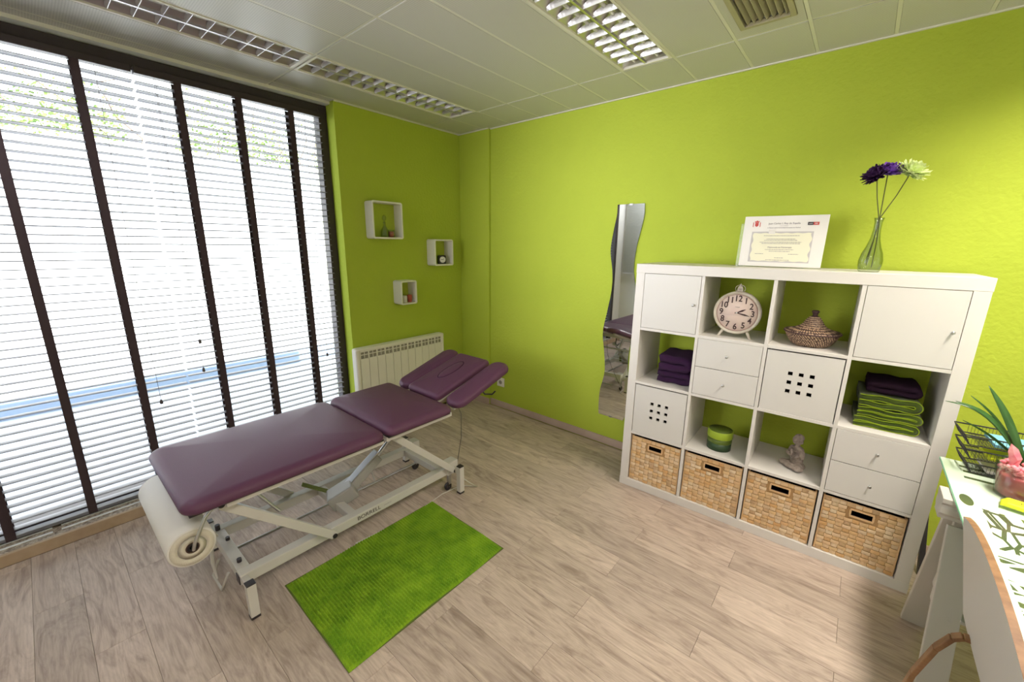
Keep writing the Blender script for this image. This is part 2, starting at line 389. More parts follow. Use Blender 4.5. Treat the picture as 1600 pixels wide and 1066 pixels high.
def text(body, size, m, parent, loc, rot, ext=0.0004, name='lettering', align='CENTER', sx=1.0, bold=0.0):
    c = bpy.data.curves.new(name, 'FONT'); c.offset = bold; c.body = body; c.size = size; c.extrude = ext; c.align_x = align; c.align_y = 'CENTER'
    c.materials.append(m); tmp = bpy.data.objects.new(name, c); COL.objects.link(tmp)
    bpy.context.view_layer.update()
    me = bpy.data.meshes.new_from_object(tmp, depsgraph=bpy.context.evaluated_depsgraph_get())
    bpy.data.objects.remove(tmp, do_unlink=True); bpy.data.curves.remove(c)
    if not me.materials: me.materials.append(m)
    o = bpy.data.objects.new(name, me); COL.objects.link(o); o.parent = parent; o.location = loc; o.rotation_euler = rot; o.scale = (sx, 1, 1)
    return o
def empty_root(name, kind='structure', loc=(0, 0, 0)):
    o = bpy.data.objects.new(name, None); COL.objects.link(o); o['kind'] = kind; o.location = loc; o.matrix_basis = Matrix.Translation(loc); return o

# ================================================================== THE ROOM
XR, YF = 4.85, -3.63            # right wall x, front wall y
YW0, YW1 = -1.235, -3.40        # window opening along the left wall
# floor: subfloor with single planks
fl = MB().box(-.14, XR + .1, YF - .1, .1, -.06, -.010).build('floor', m_sub); fl['kind'] = 'structure'
PL, PW = .888, .1535
plank_me = {}
def plank_mesh(L):
    k = round(L, 3)
    if k not in plank_me:
        e = .0004; c = .0007
        v = [(e, e, -.009), (L - e, e, -.009), (L - e, PW - e, -.009), (e, PW - e, -.009),
             (e, e, -c), (L - e, e, -c), (L - e, PW - e, -c), (e, PW - e, -c),
             (e + c, e + c, 0), (L - e - c, e + c, 0), (L - e - c, PW - e - c, 0), (e + c, PW - e - c, 0)]
        f = [(0, 1, 5, 4), (1, 2, 6, 5), (2, 3, 7, 6), (3, 0, 4, 7), (4, 5, 9, 8), (5, 6, 10, 9), (6, 7, 11, 10), (7, 4, 8, 11), (8, 9, 10, 11)]
        plank_me[k] = MB().add(v, f).mesh('plank', m_floor)
    return plank_me[k]
row = -4
while True:
    y1 = -.633 - PW * row; y0 = y1 - PW
    if y0 < YF: break
    ox = .126 if row % 2 == 0 else .126 - .444
    x = ox - PL
    while x < XR:
        a, b = max(x, .062), min(x + PL, XR)
        if b - a > .05: inst('plank', plank_mesh(b - a), fl, (a, y0, 0))
        x += PL
    row += 1

# walls
def struct(mb, name, m, **k): 
    o = mb.build(name, m, **k); o['kind'] = 'structure'; return o
struct(MB().box(0, XR, 0, .12, -.01, H + .1), 'wall_back', m_wall)
wl = MB()
wl.box(-.32, 0, YW0, .12, -.01, H + .1)
wl.box(-.32, 0, YW1, YW0, H + .004, H + .1)
wl.box(-.32, -.20, YW1, YW0, -.2, .03)
struct(wl, 'wall_left', m_wall)
struct(MB().box(-.32, 0, YF - .12, YW1, -.01, H + .1), 'wall_left', m_white_wall)
struct(MB().box(0, XR, YF - .12, YF, -.01, H + .1), 'wall_front', m_white_wall)
struct(MB().box(XR, XR + .12, YF - .12, .12, -.01, H + .1), 'wall_right', m_white_wall)
# boxed-out strip in the corner
struct(MB().box(0, .385, -.028, .0, 0, H), 'trim_1', m_wall, bevel=.004)
# baseboards
struct(MB().box(.385, XR, -.012, 0, 0, .065), 'baseboard_back', m_base, bevel=.003)
struct(MB().box(.0, .392, -.042, -.028, 0, .065), 'baseboard_back', m_base, bevel=.003)
struct(MB().box(0, .012, YW0, -.04, 0, .065), 'baseboard_left', m_base, bevel=.003)
struct(MB().box(XR - .012, XR, YF, -.012, 0, .065), 'baseboard_right', m_base)

# ---- ceiling: slab, tiles, rails
ceil = struct(MB().box(-.32, XR + .12, YF - .12, .12, H + .05, H + .16), 'ceiling', m_white_wall)
XS = [.03 + .2985 * k for k in range(0, 17)]
YS = [0, -.415, -1.645, -2.875, YF]
LUM = [(1, 0, 1), (1, 1, 2), (6, 0, 1), (12, 0, 1), (11, 2, 3)]         # (x cell, y band) -> filled below
holes = {(1, 1), (1, 2), (1, 3), (6, 1), (12, 1), (11, 3), (11, 2)}
vent_cell = (8, 1)
tile_me = {}
def tile_mesh(w, l):
    k = (round(w, 3), round(l, 3))
    if k not in tile_me:
        mb = MB(); g = .009; d = .006
        x0, x1, y0, y1 = g, w - g, g, l - g
        mb.add([(x0 - .003, y0 - .003, .012), (x1 + .003, y0 - .003, .012), (x1 + .003, y1 + .003, .012), (x0 - .003, y1 + .003, .012), (x0, y0, 0), (x1, y0, 0), (x1, y1, 0), (x0, y1, 0)],
               [(4, 7, 6, 5), (0, 4, 5, 1), (1, 5, 6, 2), (2, 6, 7, 3), (3, 7, 4, 0)])
        tile_me[k] = mb.mesh('ceiling_tile', m_tile)
    return tile_me[k]
for i in range(-1, 16):
    xa = XS[i] if i >= 0 else -.20
    xb = XS[i + 1] if i >= 0 else XS[0]
    for j in range(4):
        if (i, j) in holes: continue
        ya, yb = YS[j + 1], YS[j]
        if i < 0 and j == 0: pass
        if i >= 0 and (i, j) == vent_cell:
            # tile with the vent grille cut in: build four strips around the opening
            a, b, c, d = xa + .04, xb - .035, -.93, -.505
            mb = MB().box(xa + .009, a, ya + .009, yb - .009, H, H + .01).box(b, xb - .009, ya + .009, yb - .009, H, H + .01).box(a, b, d, yb - .009, H, H + .01).box(a, b, ya + .009, c, H, H + .01)
            mb.build('ceiling_tile', m_tile, ceil); continue
        inst('ceiling_tile', tile_mesh(xb - xa, yb - ya), ceil, (xa, ya, H))
for x in XS[:-1]:
    MB().box(x - .008, x + .008, YF, 0, H + .0005, H + .05).build('ceiling_rail', m_rail, ceil, bevel=.002)
for y in YS[1:-1]:
    MB().box(-.1, XR, y - .006, y + .006, H + .002, H + .05).build('ceiling_rail', m_rail, ceil)
# slim shadow-gap angle trim round the walls
MB().box(.385, XR, -.014, -.001, H - .006, H + .02).build('edge_trim', m_rail, ceil)
MB().box(0, .385, -.042, -.029, H - .006, H + .02).build('edge_trim', m_rail, ceil)
MB().box(.001, .014, YW0, -.04, H - .006, H + .02).build('edge_trim', m_rail, ceil)

# ---- louvred luminaires
def luminaire(xa, xb, y0, y1, label, lit=False, group='louvred ceiling luminaires', spine=False):
    """xa..xb across, y0 (far, larger) .. y1 (nearer)"""
    cx, cy = (xa + xb) / 2, (y0 + y1) / 2
    t = thing('ceiling_light', label, 'ceiling light', (cx, cy, H), 0, group)
    hw, hl = (xb - xa) / 2 - .006, abs(y0 - y1) / 2 - .008
    f = MB(); w = .014
    f.box(-hw, -hw + w, -hl, hl, -.003, .012).box(hw - w, hw, -hl, hl, -.003, .012).box(-hw + w, hw - w, -hl, -hl + w, -.003, .012).box(-hw + w, hw - w, hl - w, hl, -.003, .012)
    f.build('frame', m_white_pl, t, bevel=.001)
    b = MB(); iw, il = hw - w, hl - w
    b.box(-hw, -iw, -hl, hl, .010, .048).box(iw, hw, -hl, hl, .010, .048).box(-iw, iw, -hl, -il, .010, .048).box(-iw, iw, il, hl, .010, .048)
    b.box(-hw, hw, -hl, hl, .044, .049)
    b.build('housing', m_alu_mat, t)
    # two parabolic troughs
    for s in (-1, 1):
        xc = s * iw / 2; r = MB(); hwid = iw / 2
        prof = [(xc + hwid * u, .004 + .036 * (1 - abs(u) ** 1.8)) for u in [k / 8 for k in range(-8, 9)]]
        v = [(x, y, z + .002) for y in (-il, il) for x, z in prof]; n = len(prof)
        r.add(v, [(k, k + 1, n + k + 1, n + k) for k in range(n - 1)], True)
        r.build('reflector', m_alu, t)
    MB().box(-.006, .006, -il, il, .0, .012).build('centre_spine', m_alu, t)
    for s in (-1, 1):
        MB().cyl((s * iw / 2, -il, .027), (s * iw / 2, il, .027), .008, 12).build('tube', m_tube, t)
    n = 14
    me = None
    for k in range(1, n):
        y = -il + 2 * il * k / n
        if me is None:
            bl = MB()
            for s in (-1, 1):
                xc = s * iw / 2; hwid = iw / 2 - .005
                m_ = 6; top, bot = [], []
                for q in range(m_ + 1):
                    u = -1 + 2 * q / m_; x = xc + hwid * u
                    zt = .004 + .014 * (1 - u * u) + .010
                    bl_ = [(x, -.0012, .001), (x, .0012, .001), (x, .008, zt), (x, -.008, zt)]
                    top.append(bl_)
                vv = [p for r_ in top for p in r_]
                ff = []
                for q in range(m_):
                    for e in range(4): ff.append((q * 4 + e, q * 4 + (e + 1) % 4, (q + 1) * 4 + (e + 1) % 4, (q + 1) * 4 + e))
                bl.add(vv, ff)
            me = bl.mesh('louvre_blade', m_alu)
        inst('louvre_blade', me, t, (0, y, 0))
    if lit:
        pass
    return t
luminaire(XS[1], XS[2], YS[1], YS[2], 'unlit louvred ceiling luminaire over the massage table, nearest the wall shelves')
luminaire(XS[1], XS[2], YS[2], YS[3], 'unlit louvred ceiling luminaire next to the window blinds, bright with reflected daylight')
luminaire(XS[6], XS[7], YS[1], YS[2], 'unlit louvred ceiling luminaire reflecting the green wall, beside the air vent')
luminaire(XS[12], XS[13], YS[1], YS[2], 'lit louvred ceiling luminaire above the glass desk', True)
luminaire(XS[1], XS[2], YS[3], YF + .01, 'unseen louvred ceiling luminaire by the window, added to hold a fill lamp', True)  # body for the added cool fill lamp, out of view
luminaire(XS[11], XS[12], YS[2], YS[3], 'unlit louvred ceiling luminaire above the chair')
luminaire(XS[11], XS[12], YS[3], YF + .01, 'unseen louvred ceiling luminaire near the front wall, added to hold a fill lamp', True)  # body for the added fill lamp behind the camera

# ---- air vent
vx0, vx1, vy0, vy1 = XS[8] + .042, XS[9] - .037, -.93, -.508
vt = thing('air_vent', 'beige square-slatted air vent grille in the ceiling', 'air vent', ((vx0 + vx1) / 2, (vy0 + vy1) / 2, H))
hw, hl = (vx1 - vx0) / 2, (vy1 - vy0) / 2
m_vent = mat('beige_vent_metal', (0.42, 0.38, 0.25), 0.45); m_ventd = mat('vent_dark', (0.06, 0.045, 0.05), 0.8)
MB().box(-hw, -hw + .022, -hl, hl, -.006, .012).box(hw - .022, hw, -hl, hl, -.006, .012).box(-hw + .022, hw - .022, -hl, -hl + .022, -.006, .012).box(-hw + .022, hw - .022, hl - .022, hl, -.006, .012).build('frame', m_vent, vt, bevel=.002)
MB().box(-hw + .01, hw - .01, -hl + .01, hl - .01, .040, .046).build('backing', m_ventd, vt)
for k in range(7):
    x = -hw + .022 + (2 * hw - .044) * (k + .5) / 7
    MB().beam((x + .004, -hl + .02, .012), (x + .004, hl - .02, .012), .003, .026, up=(.55, 0, 1)).build('slat', m_vent, vt)

# ================================================================== WINDOW
FX0, FX1 = -.19, -.11            # window frame depth
ZS, ZT = .06, H - .02
win = empty_root('window_1')
MB().box(FX0, FX1, YW0 - .062, YW0, ZS, ZT).build('jamb', m_dark, win, bevel=.003)
MB().box(FX0, -.002, YW1 + .001, YW1 + .062, ZS, ZT).build('jamb', m_dark, win, bevel=.003)  # drawn forward over the reveal, dark colour stands in for the reveal's shade
MB().box(FX0, FX1, YW1 + .062, YW0 - .062, ZT - .075, ZT).build('head_rail', m_dark, win, bevel=.003)
MB().box(FX0, FX1, YW1 + .062, YW0 - .062, ZS, ZS + .045).build('bottom_rail', m_dark, win, bevel=.003)
MB().box(-.186, -.180, YW1 + .05, YW0 - .05, ZS + .03, ZT - .06).build('pane', m_pane, win)
MB().box(-.23, -.05, YW1, YW0, H - .018, H + .02).build('head_lining', m_rail, win)
# granite sill with long vent slots and a wood nosing
sill = struct(MB().box(-.24, .040, YW1, YW0, 0, ZS), 'trim_2', m_granite)
y = YW1 + .04
while y < YW0 - .1:
    for xx in (-.063, -.012):
        MB().box(xx - .006, xx + .006, y, min(y + .36, YW0 - .03), ZS - .002, ZS + .005).build('vent_grille', m_grille, sill, bevel=.001)
    y += .392
struct(MB().box(.040, .062, YF, YW0 - .001, 0, ZS + .004), 'trim_3', m_woodtrim, bevel=.003)
struct(MB().box(.0125, .040, YF, YW1 - .001, 0, ZS + .004), 'trim_4', m_woodtrim)

# ---- venetian blinds
BX = -.075
def blind(y0, y1, tapes, label, cords):
    t = thing('venetian_blind', label, 'blind', (BX, (y0 + y1) / 2, ZT - .10), 0, 'venetian blinds over the window')
    hl = (y1 - y0) / 2; cy = (y0 + y1) / 2; top = ZT - .10
    MB().box(-.024, .024, -hl, hl, .0, .035).build('headrail', m_dark, t, bevel=.002)
    pitch = .0425; n = int((top - ZS - .06) / pitch)
    sl = MB(); k = 6; v = []
    for side in (0, 1):
        for i in range(k + 1):
            u = -1 + 2 * i / k; v.append((.025 * u, 0, .0022 * (1 - u * u) + side * .0034))
    prof = v
    vv = [(x, yy, z) for yy in (-hl, hl) for x, _, z in prof]; m_ = len(prof); ff = []
    loop = list(range(k + 1)) + list(range(2 * k + 1, k, -1))
    for a in range(len(loop)):
        b = loop[(a + 1) % len(loop)]; ff.append((loop[a], b, m_ + b, m_ + loop[a]))
    ff.append(tuple(loop)[::-1]); ff.append(tuple(m_ + q for q in loop))
    sl.add(vv, ff)
    me = sl.mesh('slat', m_slat)
    for i in range(1, n + 1):
        inst('slat', me, t, (0, 0, -pitch * i), rot=(random.uniform(-.0008, .0008), math.radians(-3.2) + random.uniform(-.012, .012), 0))
    zb = -pitch * (n + 1) + .008
    MB().box(-.025, .025, -hl, hl, zb - .012, zb + .006).build('bottom_rail', m_slat, t, bevel=.003)
    for ty in tapes:
        tb = MB()
        for sx in (-1, 1): tb.box(sx * .0268 - .0006, sx * .0268 + .0006, ty - cy - .018, ty - cy + .018, zb - .012, .0)
        tp = tb.build('ladder_tape', m_tape, t)
        rg = MB()
        for i in range(1, n + 1):
            for dy in (-.012, .012): rg.box(-.0268, .0268, ty - cy + dy - .0008, ty - cy + dy + .0008, -pitch * i - .0022, -pitch * i - .001)
        rg.build('rung', m_tape, tp, kind='stuff')
    for (yy, z) in cords:
        MB().tube([(.030, yy - cy, -.01), (.034, yy - cy - .004, (z - top) * .5), (.034, yy - cy, z - top)], .0011, 6).build('pull_cord', m_cord, t)
        MB().lathe([(.002, .028), (.006, .022), (.0085, .006), (.007, 0.0), (.002, -.002)], 12, (.034, yy - cy, z - top - .025)).build('cord_knob', m_cord, t)
    return t
blind(YW1 + .066, -2.318, [-3.14, -2.84, -2.53], 'left venetian blind with thin slats and wide dark brown tapes, nearest the camera', [(-2.46, .65)])
blind(-2.306, YW0 - .075, [-2.125, -1.825, -1.515], 'right venetian blind with thin slats and dark brown tapes, ending at the green wall', [(-2.222, .985), (-2.228, .80), (-1.43, .74)])

# ================================================================== OUTSIDE
gr = struct(MB().box(-8, -.32, -9, 5, -.16, -.10), 'ground', m_out_floor); 
ow = thing('garden_wall', 'white rendered garden wall outside the window', 'wall', (-3.0, -2, -.1))
MB().box(-.12, 0, -6, 6, 0, 2.68).build('render_coat', m_out_wall, ow)
MB().box(-.14, .10, -6, 6, 0, .16).build('shade_strip', m_out_shade, ow, bevel=.01)  # shade along the wall foot, put into this strip's blue-grey colour
iv = thing('climbing_ivy', 'sunlit climbing ivy spilling over the garden wall', 'plant', (-3.1, -2, 2.58))
lf = MB(); rnd = random.Random(3)
for k in range(15000):
    yy = rnd.uniform(-5.5, 5.5); dens = .5 + .5 * noise.noise(Vector((yy * .9, 3, 1)))
    z = abs(rnd.gauss(0, .28)) * (.6 + 1.2 * dens) - .05
    if noise.noise(Vector((yy * 1.7, z * 2.2, 7))) < -.12: continue
    c = Vector((rnd.uniform(-.25, .2), yy, z)); s_ = rnd.uniform(.010, .026)
    a = Vector((rnd.uniform(-1, 1), rnd.uniform(-1, 1), rnd.uniform(-1, 1))).normalized(); b = a.orthogonal().normalized(); q = a.cross(b)
    lf.add([c - b * s_, c + q * s_ * .7, c + b * s_, c - q * s_ * .7, c + a * s_ * .15], [(0, 1, 4), (1, 2, 4), (2, 3, 4), (3, 0, 4)])
lf.build('foliage', m_ivy, iv, kind='stuff')
br = MB()
for k in range(26):
    yy = -5.4 + k * .43 + rnd.uniform(-.1, .1); p = Vector((0, yy, -.1)); pts = [p]
    for q in range(5): p = p + Vector((rnd.uniform(-.05, .05), rnd.uniform(-.22, .22), rnd.uniform(.08, .22))); pts.append(p)
    br.tube(pts, [.010, .009, .008, .007, .006, .004], 5)
br.build('branches', m_branch, iv, kind='stuff')

# ================================================================== LEFT WALL FURNISHING
# radiator
rad = thing('radiator', 'white ribbed radiator on the green wall behind the table head', 'radiator', (0, -.81, .12))
yA, yB = -.455, .455; n = 11; zt = .635
for s_, yy in ((-1, yA), (1, yB)):
    MB().box(.025, .10, min(yy, yy - s_ * .035), max(yy, yy - s_ * .035), 0, zt).build('end_cover', m_rad, rad, bevel=.014, seg=4)
secw = (yB - yA - .07) / n
me = MB().box(.086, .098, .002, secw - .002, .02, zt - .085).box(.03, .086, secw / 2 - .004, secw / 2 + .004, .02, zt - .09).mesh('section', m_rad)
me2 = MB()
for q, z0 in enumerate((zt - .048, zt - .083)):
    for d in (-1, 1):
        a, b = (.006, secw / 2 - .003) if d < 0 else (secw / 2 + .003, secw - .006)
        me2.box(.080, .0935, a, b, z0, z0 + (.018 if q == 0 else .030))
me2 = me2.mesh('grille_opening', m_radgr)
me3 = MB().box(.080, .098, 0, .006, zt - .09, zt - .012).box(.080, .098, secw - .006, secw, zt - .09, zt - .012).box(.082, .098, .006, secw - .006, zt - .054, zt - .049).box(.082, .098, .006, secw - .006, zt - .028, zt - .012).box(.082, .098, secw / 2 - .002, secw / 2 + .002, zt - .09, zt - .02).mesh('grille_bar', m_rad)
for k in range(n):
    y = yA + .035 + secw * k
    sct = inst('section', me, rad, (0, y, 0)); sct_o = inst('grille_opening', me2, rad, (0, y, 0)); inst('grille_bar', me3, rad, (0, y, 0))
MB().box(.022, .099, yA + .02, yB - .02, zt - .016, zt).build('top_cover', m_rad, rad, bevel=.007, seg=3)
MB().box(.0, .03, yA + .15, yA + .19, .1, .5).box(.0, .03, yB - .19, yB - .15, .1, .5).build('wall_bracket', m_rad, rad)
MB().cyl((.06, yB, .05), (.06, yB + .05, .05), .012).cyl((.06, yB + .05, .05), (.06, yB + .05, -.12), .008).build('valve_pipe', m_steel, rad)

def cube_shelf(y0, y1, z0, z1, d, label):
    t = thing('wall_cube_shelf', label, 'shelf', (0, (y0 + y1) / 2, z0), 0, 'white wall cube shelves')
    hw = (y1 - y0) / 2; h = z1 - z0; w = .014; ro, n = .018, 5
    def ring(hw, h0, h1, r):
        out = []
        for q, (sy, zc) in enumerate(((1, h1 - r), (-1, h1 - r), (-1, h0 + r), (1, h0 + r))):
            for k in range(n + 1):
                a = PI / 2 * (q + k / n); out.append((sy * (hw - r) + r * math.cos(a), zc + r * math.sin(a)))
        return out
    o_, i_ = ring(hw, 0, h, ro), ring(hw - w, w, h - w, ro - .010); m_ = len(o_)
    v = [(d, a, b) for a, b in o_] + [(d, a, b) for a, b in i_] + [(.0, a, b) for a, b in o_] + [(.0, a, b) for a, b in i_]
    f = []
    for k in range(m_):
        k2 = (k + 1) % m_; f += [(k, k2, m_ + k2, m_ + k), (2 * m_ + k, 2 * m_ + k2, k2, k), (m_ + k, m_ + k2, 3 * m_ + k2, 3 * m_ + k), (3 * m_ + k, 3 * m_ + k2, 2 * m_ + k2, 2 * m_ + k)]
    mb = MB().add(v, f); mb.build('cube_body', m_white_pl, t, bevel=.002)
    return t
cube_shelf(-1.045, -.765, 1.622, 1.912, .105, 'largest white wall cube shelf, upper left, holding a glass decanter')
cube_shelf(-.448, -.228, 1.392, 1.628, .115, 'medium white wall cube shelf on the right, holding a small black clock')
cube_shelf(-.825, -.660, 1.072, 1.277, .115, 'smallest white wall cube shelf, lowest, above the radiator')
# contents of the cubes
t = thing('glass_decanter', 'small clear glass decanter with stopper in the largest wall cube', 'bottle', (.055, -.91, 1.637))
MB().lathe([(.001, 0), (.030, 0), (.034, .01), (.032, .05), (.012, .085), (.009, .11), (.012, .118), (.009, .118), (.006, .10), (.008, .085), (.028, .048), (.029, .012), (.001, .005)], 20).build('bottle_body', m_glass, t)
MB().lathe([(.001, .118), (.006, .119), (.007, .127), (.018, .145), (.014, .165), (.001, .175)], 16).build('stopper', m_glass, t)
t = thing('red_candle_jar', 'red candle in a glass jar beside the decanter in the largest wall cube', 'candle', (.06, -.855, 1.637))
MB().lathe([(.001, 0), (.022, 0), (.023, .045), (.001, .045)], 18).build('wax', m_ored, t)
MB().lathe([(.0235, .0005), (.0245, .058), (.0262, .058), (.0255, 0)], 18).build('glass_jar', m_acrylic, t)
t = thing('small_glass_bottle', 'small dark glass bottle at the back of the smallest wall cube', 'bottle', (.035, -.765, 1.087))
MB().lathe([(.001, 0), (.020, 0), (.022, .05), (.008, .08), (.007, .105), (.011, .115), (.001, .116)], 18).build('bottle_body', m_glass, t)
t = thing('white_candle_jar', 'short white candle at the front of the smallest wall cube', 'candle', (.080, -.765, 1.087))
MB().lathe([(.001, 0), (.018, 0), (.019, .055), (.016, .06), (.001, .056)], 18).build('wax', m_paper, t)
t = thing('terracotta_candle', 'terracotta red candle beside the white one in the smallest wall cube', 'candle', (.072, -.712, 1.087))
MB().lathe([(.001, 0), (.021, 0), (.022, .06), (.018, .064), (.001, .06)], 18).build('wax', m_ored, t)
t = thing('desk_clock', 'small black square clock with white dial in the right wall cube', 'clock', (.07, -.335, 1.406), -.35)
MB().box(-.022, .022, -.036, .036, 0, .078).build('case', m_black, t, bevel=.006)
MB().cyl((.0215, .002, .040), (.0245, .002, .040), .028, 24).build('dial', m_paper_w, t)
MB().beam((.026, .002, .040), (.026, .014, .048), .001, .003).beam((.026, .002, .040), (.026, -.016, .043), .001, .003).build('hand', m_ink, t)

# wall socket
t = thing('wall_socket', 'white wall socket low on the green wall beyond the table head', 'socket', (.525, 0, .265))
MB().box(-.045, .045, -.012, 0, -.045, .045).build('cover_plate', m_white_pl, t, bevel=.004)
MB().lathe([(.001, -.0135), (.017, -.0135), (.020, -.0125), (.020, -.010), (.001, -.010)], 20, axis='Y').build('socket_well', m_radgr, t)

# ================================================================== MIRROR (wavy)
mi = thing('wavy_mirror', 'tall frameless wavy-edged mirror on the green wall beside the shelving', 'mirror', (1.735, -.0, .25))
LFT = [(1.63, .0), (1.32, -.01)]
import bisect
ls = [(0, -.125), (.04, -.130), (.20, -.128), (.36, -.098), (.52, -.112), (.68, -.135), (.88, -.105), (1.03, -.085), (1.15, -.090), (1.31, -.116), (1.48, -.098), (1.56, -.084), (1.63, -.084)]
rsd = [(0, .085), (.06, .110), (.22, .128), (.40, .095), (.56, .090), (.72, .118), (.90, .126), (1.05, .100), (1.18, .076), (1.33, .083), (1.48, .110), (1.56, .122), (1.63, .118)]
def interp(tab, z):
    zs = [a for a, _ in tab]; k = max(1, min(len(tab) - 1, bisect.bisect(zs, z))); 
    def P(i): i = max(0, min(len(tab) - 1, i)); return tab[i]
    p0, p1, p2, p3 = P(k - 2), P(k - 1), P(k), P(k + 1); t_ = (z - p1[0]) / max(1e-6, p2[0] - p1[0])
    a, b, c, d = p0[1], p1[1], p2[1], p3[1]
    return .5 * (2 * b + (c - a) * t_ + (2 * a - 5 * b + 4 * c - d) * t_ ** 2 + (3 * b - a - 3 * c + d) * t_ ** 3)
N_ = 60
poly = [(interp(rsd, 1.63 * k / N_), 1.63 * k / N_) for k in range(N_ + 1)] + [(interp(ls, 1.63 * k / N_), 1.63 * k / N_) for k in range(N_, -1, -1)]
mb = MB(); 
n2 = len(poly)
vv = [(a, -.012, b) for a, b in poly]; ff = [(k, k + 1, n2 - 2 - k, n2 - 1 - k) for k in range(N_)]
mb.add(vv, ff).build('mirror_glass', m_mirror, mi)
mb = MB().add([(a, -.0121, b) for a, b in poly] + [(a, -.006, b) for a, b in poly], [(k, (k + 1) % n2, n2 + (k + 1) % n2, n2 + k) for k in range(n2)])
mb.build('mirror_edge', m_mirror_edge, mi)
for xx, zz in ((-.02, .004), (.02, 1.626)):
    MB().box(xx - .014, xx + .014, -.016, 0, zz - .008, zz + .008).build('mirror_clip', m_steel, mi, bevel=.002)

# ================================================================== SHELVING UNIT
SX, SY, SA = 2.022, -.445, .02556
F_, D_ = .0535, .0165
SW, SHt, SD = 1.4555, 1.488, .39
OW = (SW - 2 * F_ - 3 * D_) / 4; OH = (SHt - 2 * F_ - 3 * D_) / 4
SM = Matrix.Translation((SX, SY, 0)) @ Matrix.Rotation(SA, 4, 'Z')
def S(x, y, z): return tuple(SM @ Vector((x, y, z)))
def cx(i): return F_ + i * (OW + D_)
def rz(j): return SHt - F_ - j * (OH + D_) - OH          # bottom of cell row j (0 = top)
sh = thing('shelving_unit', 'white four-by-four cube shelving unit against the green wall', 'shelving unit', (SX, SY, 0), SA)
MB().box(0, SW, 0, SD, SHt - F_, SHt).build('top_panel', m_lacq, sh, bevel=.0015)
MB().box(0, SW, 0, SD, 0, F_).build('bottom_panel', m_lacq, sh, bevel=.0015)
MB().box(.002, F_, .0005, SD, F_, SHt - F_).build('side_panel', m_lacq, sh, bevel=.0012)
MB().box(SW - F_, SW - .002, .0005, SD, F_, SHt - F_).build('side_panel', m_lacq, sh, bevel=.0012)
for i in range(1, 4):
    MB().box(cx(i) - D_, cx(i), .002, SD, F_, SHt - F_).build('divider', m_lacq, sh, bevel=.001)
for j in range(3):
    for i in range(4):
        MB().box(cx(i), cx(i) + OW, .002, SD, rz(j) - D_, rz(j)).build('shelf_board', m_lacq, sh, bevel=.001)
def knob(parent, x, z, y=0.0):
    MB().lathe([(.001, -.019), (.006, -.019), (.0075, -.0165), (.0075, -.014), (.0035, -.010), (.0035, 0)], 14, (x, y, z), axis='Y').build('knob', m_steel, parent)
def door(i, j, kx, kz):
    d = MB().box(cx(i) + .002, cx(i) + OW - .002, .001, .018, rz(j) + .002, rz(j) + OH - .002).build('door', m_lacq2, sh, bevel=.001)
    MB().box(cx(i) + .012, cx(i) + OW - .012, .018, SD - .01, rz(j) + .003, rz(j) + .012).build('door_insert_box', m_lacq2, sh)
    knob(d, kx, kz, .001)
door(0, 0, .352, 1.27); door(3, 0, 1.374, 1.26)
def drawers(i, j):
    for k in range(2):
        z0 = rz(j) + .002 + k * OH / 2
        d = MB().box(cx(i) + .002, cx(i) + OW - .002, .001, .018, z0, z0 + OH / 2 - .003).box(cx(i) + .015, cx(i) + OW - .015, .018, SD - .02, z0 + .01, z0 + OH / 2 - .02).build('drawer', m_lacq2, sh, bevel=.001)
        knob(d, cx(i) + OW / 2, z0 + OH / 4, .001)
drawers(1, 1); drawers(3, 2)
# white storage boxes with nine holes
def hole_box(i, j, label):
    t = thing('storage_box', label, 'storage box', S(cx(i) + OW / 2, .004, rz(j) + .001), SA, 'white boxes with nine holes')
    w, h, d = OW - .008, OH - .008, SD - .03
    hs = .020; px = .0455; pz = .047; c = (0, h * .52)
    xs = sorted([-w / 2, w / 2] + [c[0] + q * px + s_ * hs / 2 for q in (-1, 0, 1) for s_ in (-1, 1)])
    zs = sorted([0, h] + [c[1] + q * pz + s_ * hs / 2 for q in (-1, 0, 1) for s_ in (-1, 1)])
    mb = MB()
    for a in range(len(xs) - 1):
        for b in range(len(zs) - 1):
            if a % 2 == 1 and b % 2 == 1: continue
            mb.box(xs[a], xs[a + 1], 0, .012, zs[b], zs[b + 1])
    fo = mb.build('front_panel', m_lacq2, t)
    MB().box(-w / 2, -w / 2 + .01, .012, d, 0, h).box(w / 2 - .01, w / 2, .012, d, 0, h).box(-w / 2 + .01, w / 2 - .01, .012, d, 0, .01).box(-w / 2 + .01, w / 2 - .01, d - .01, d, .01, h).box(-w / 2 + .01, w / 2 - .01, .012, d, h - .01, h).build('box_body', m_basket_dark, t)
hole_box(0, 2, 'white storage box with nine holes in the lower left, above a woven basket')
hole_box(2, 1, 'white storage box with nine holes right of the small drawers')

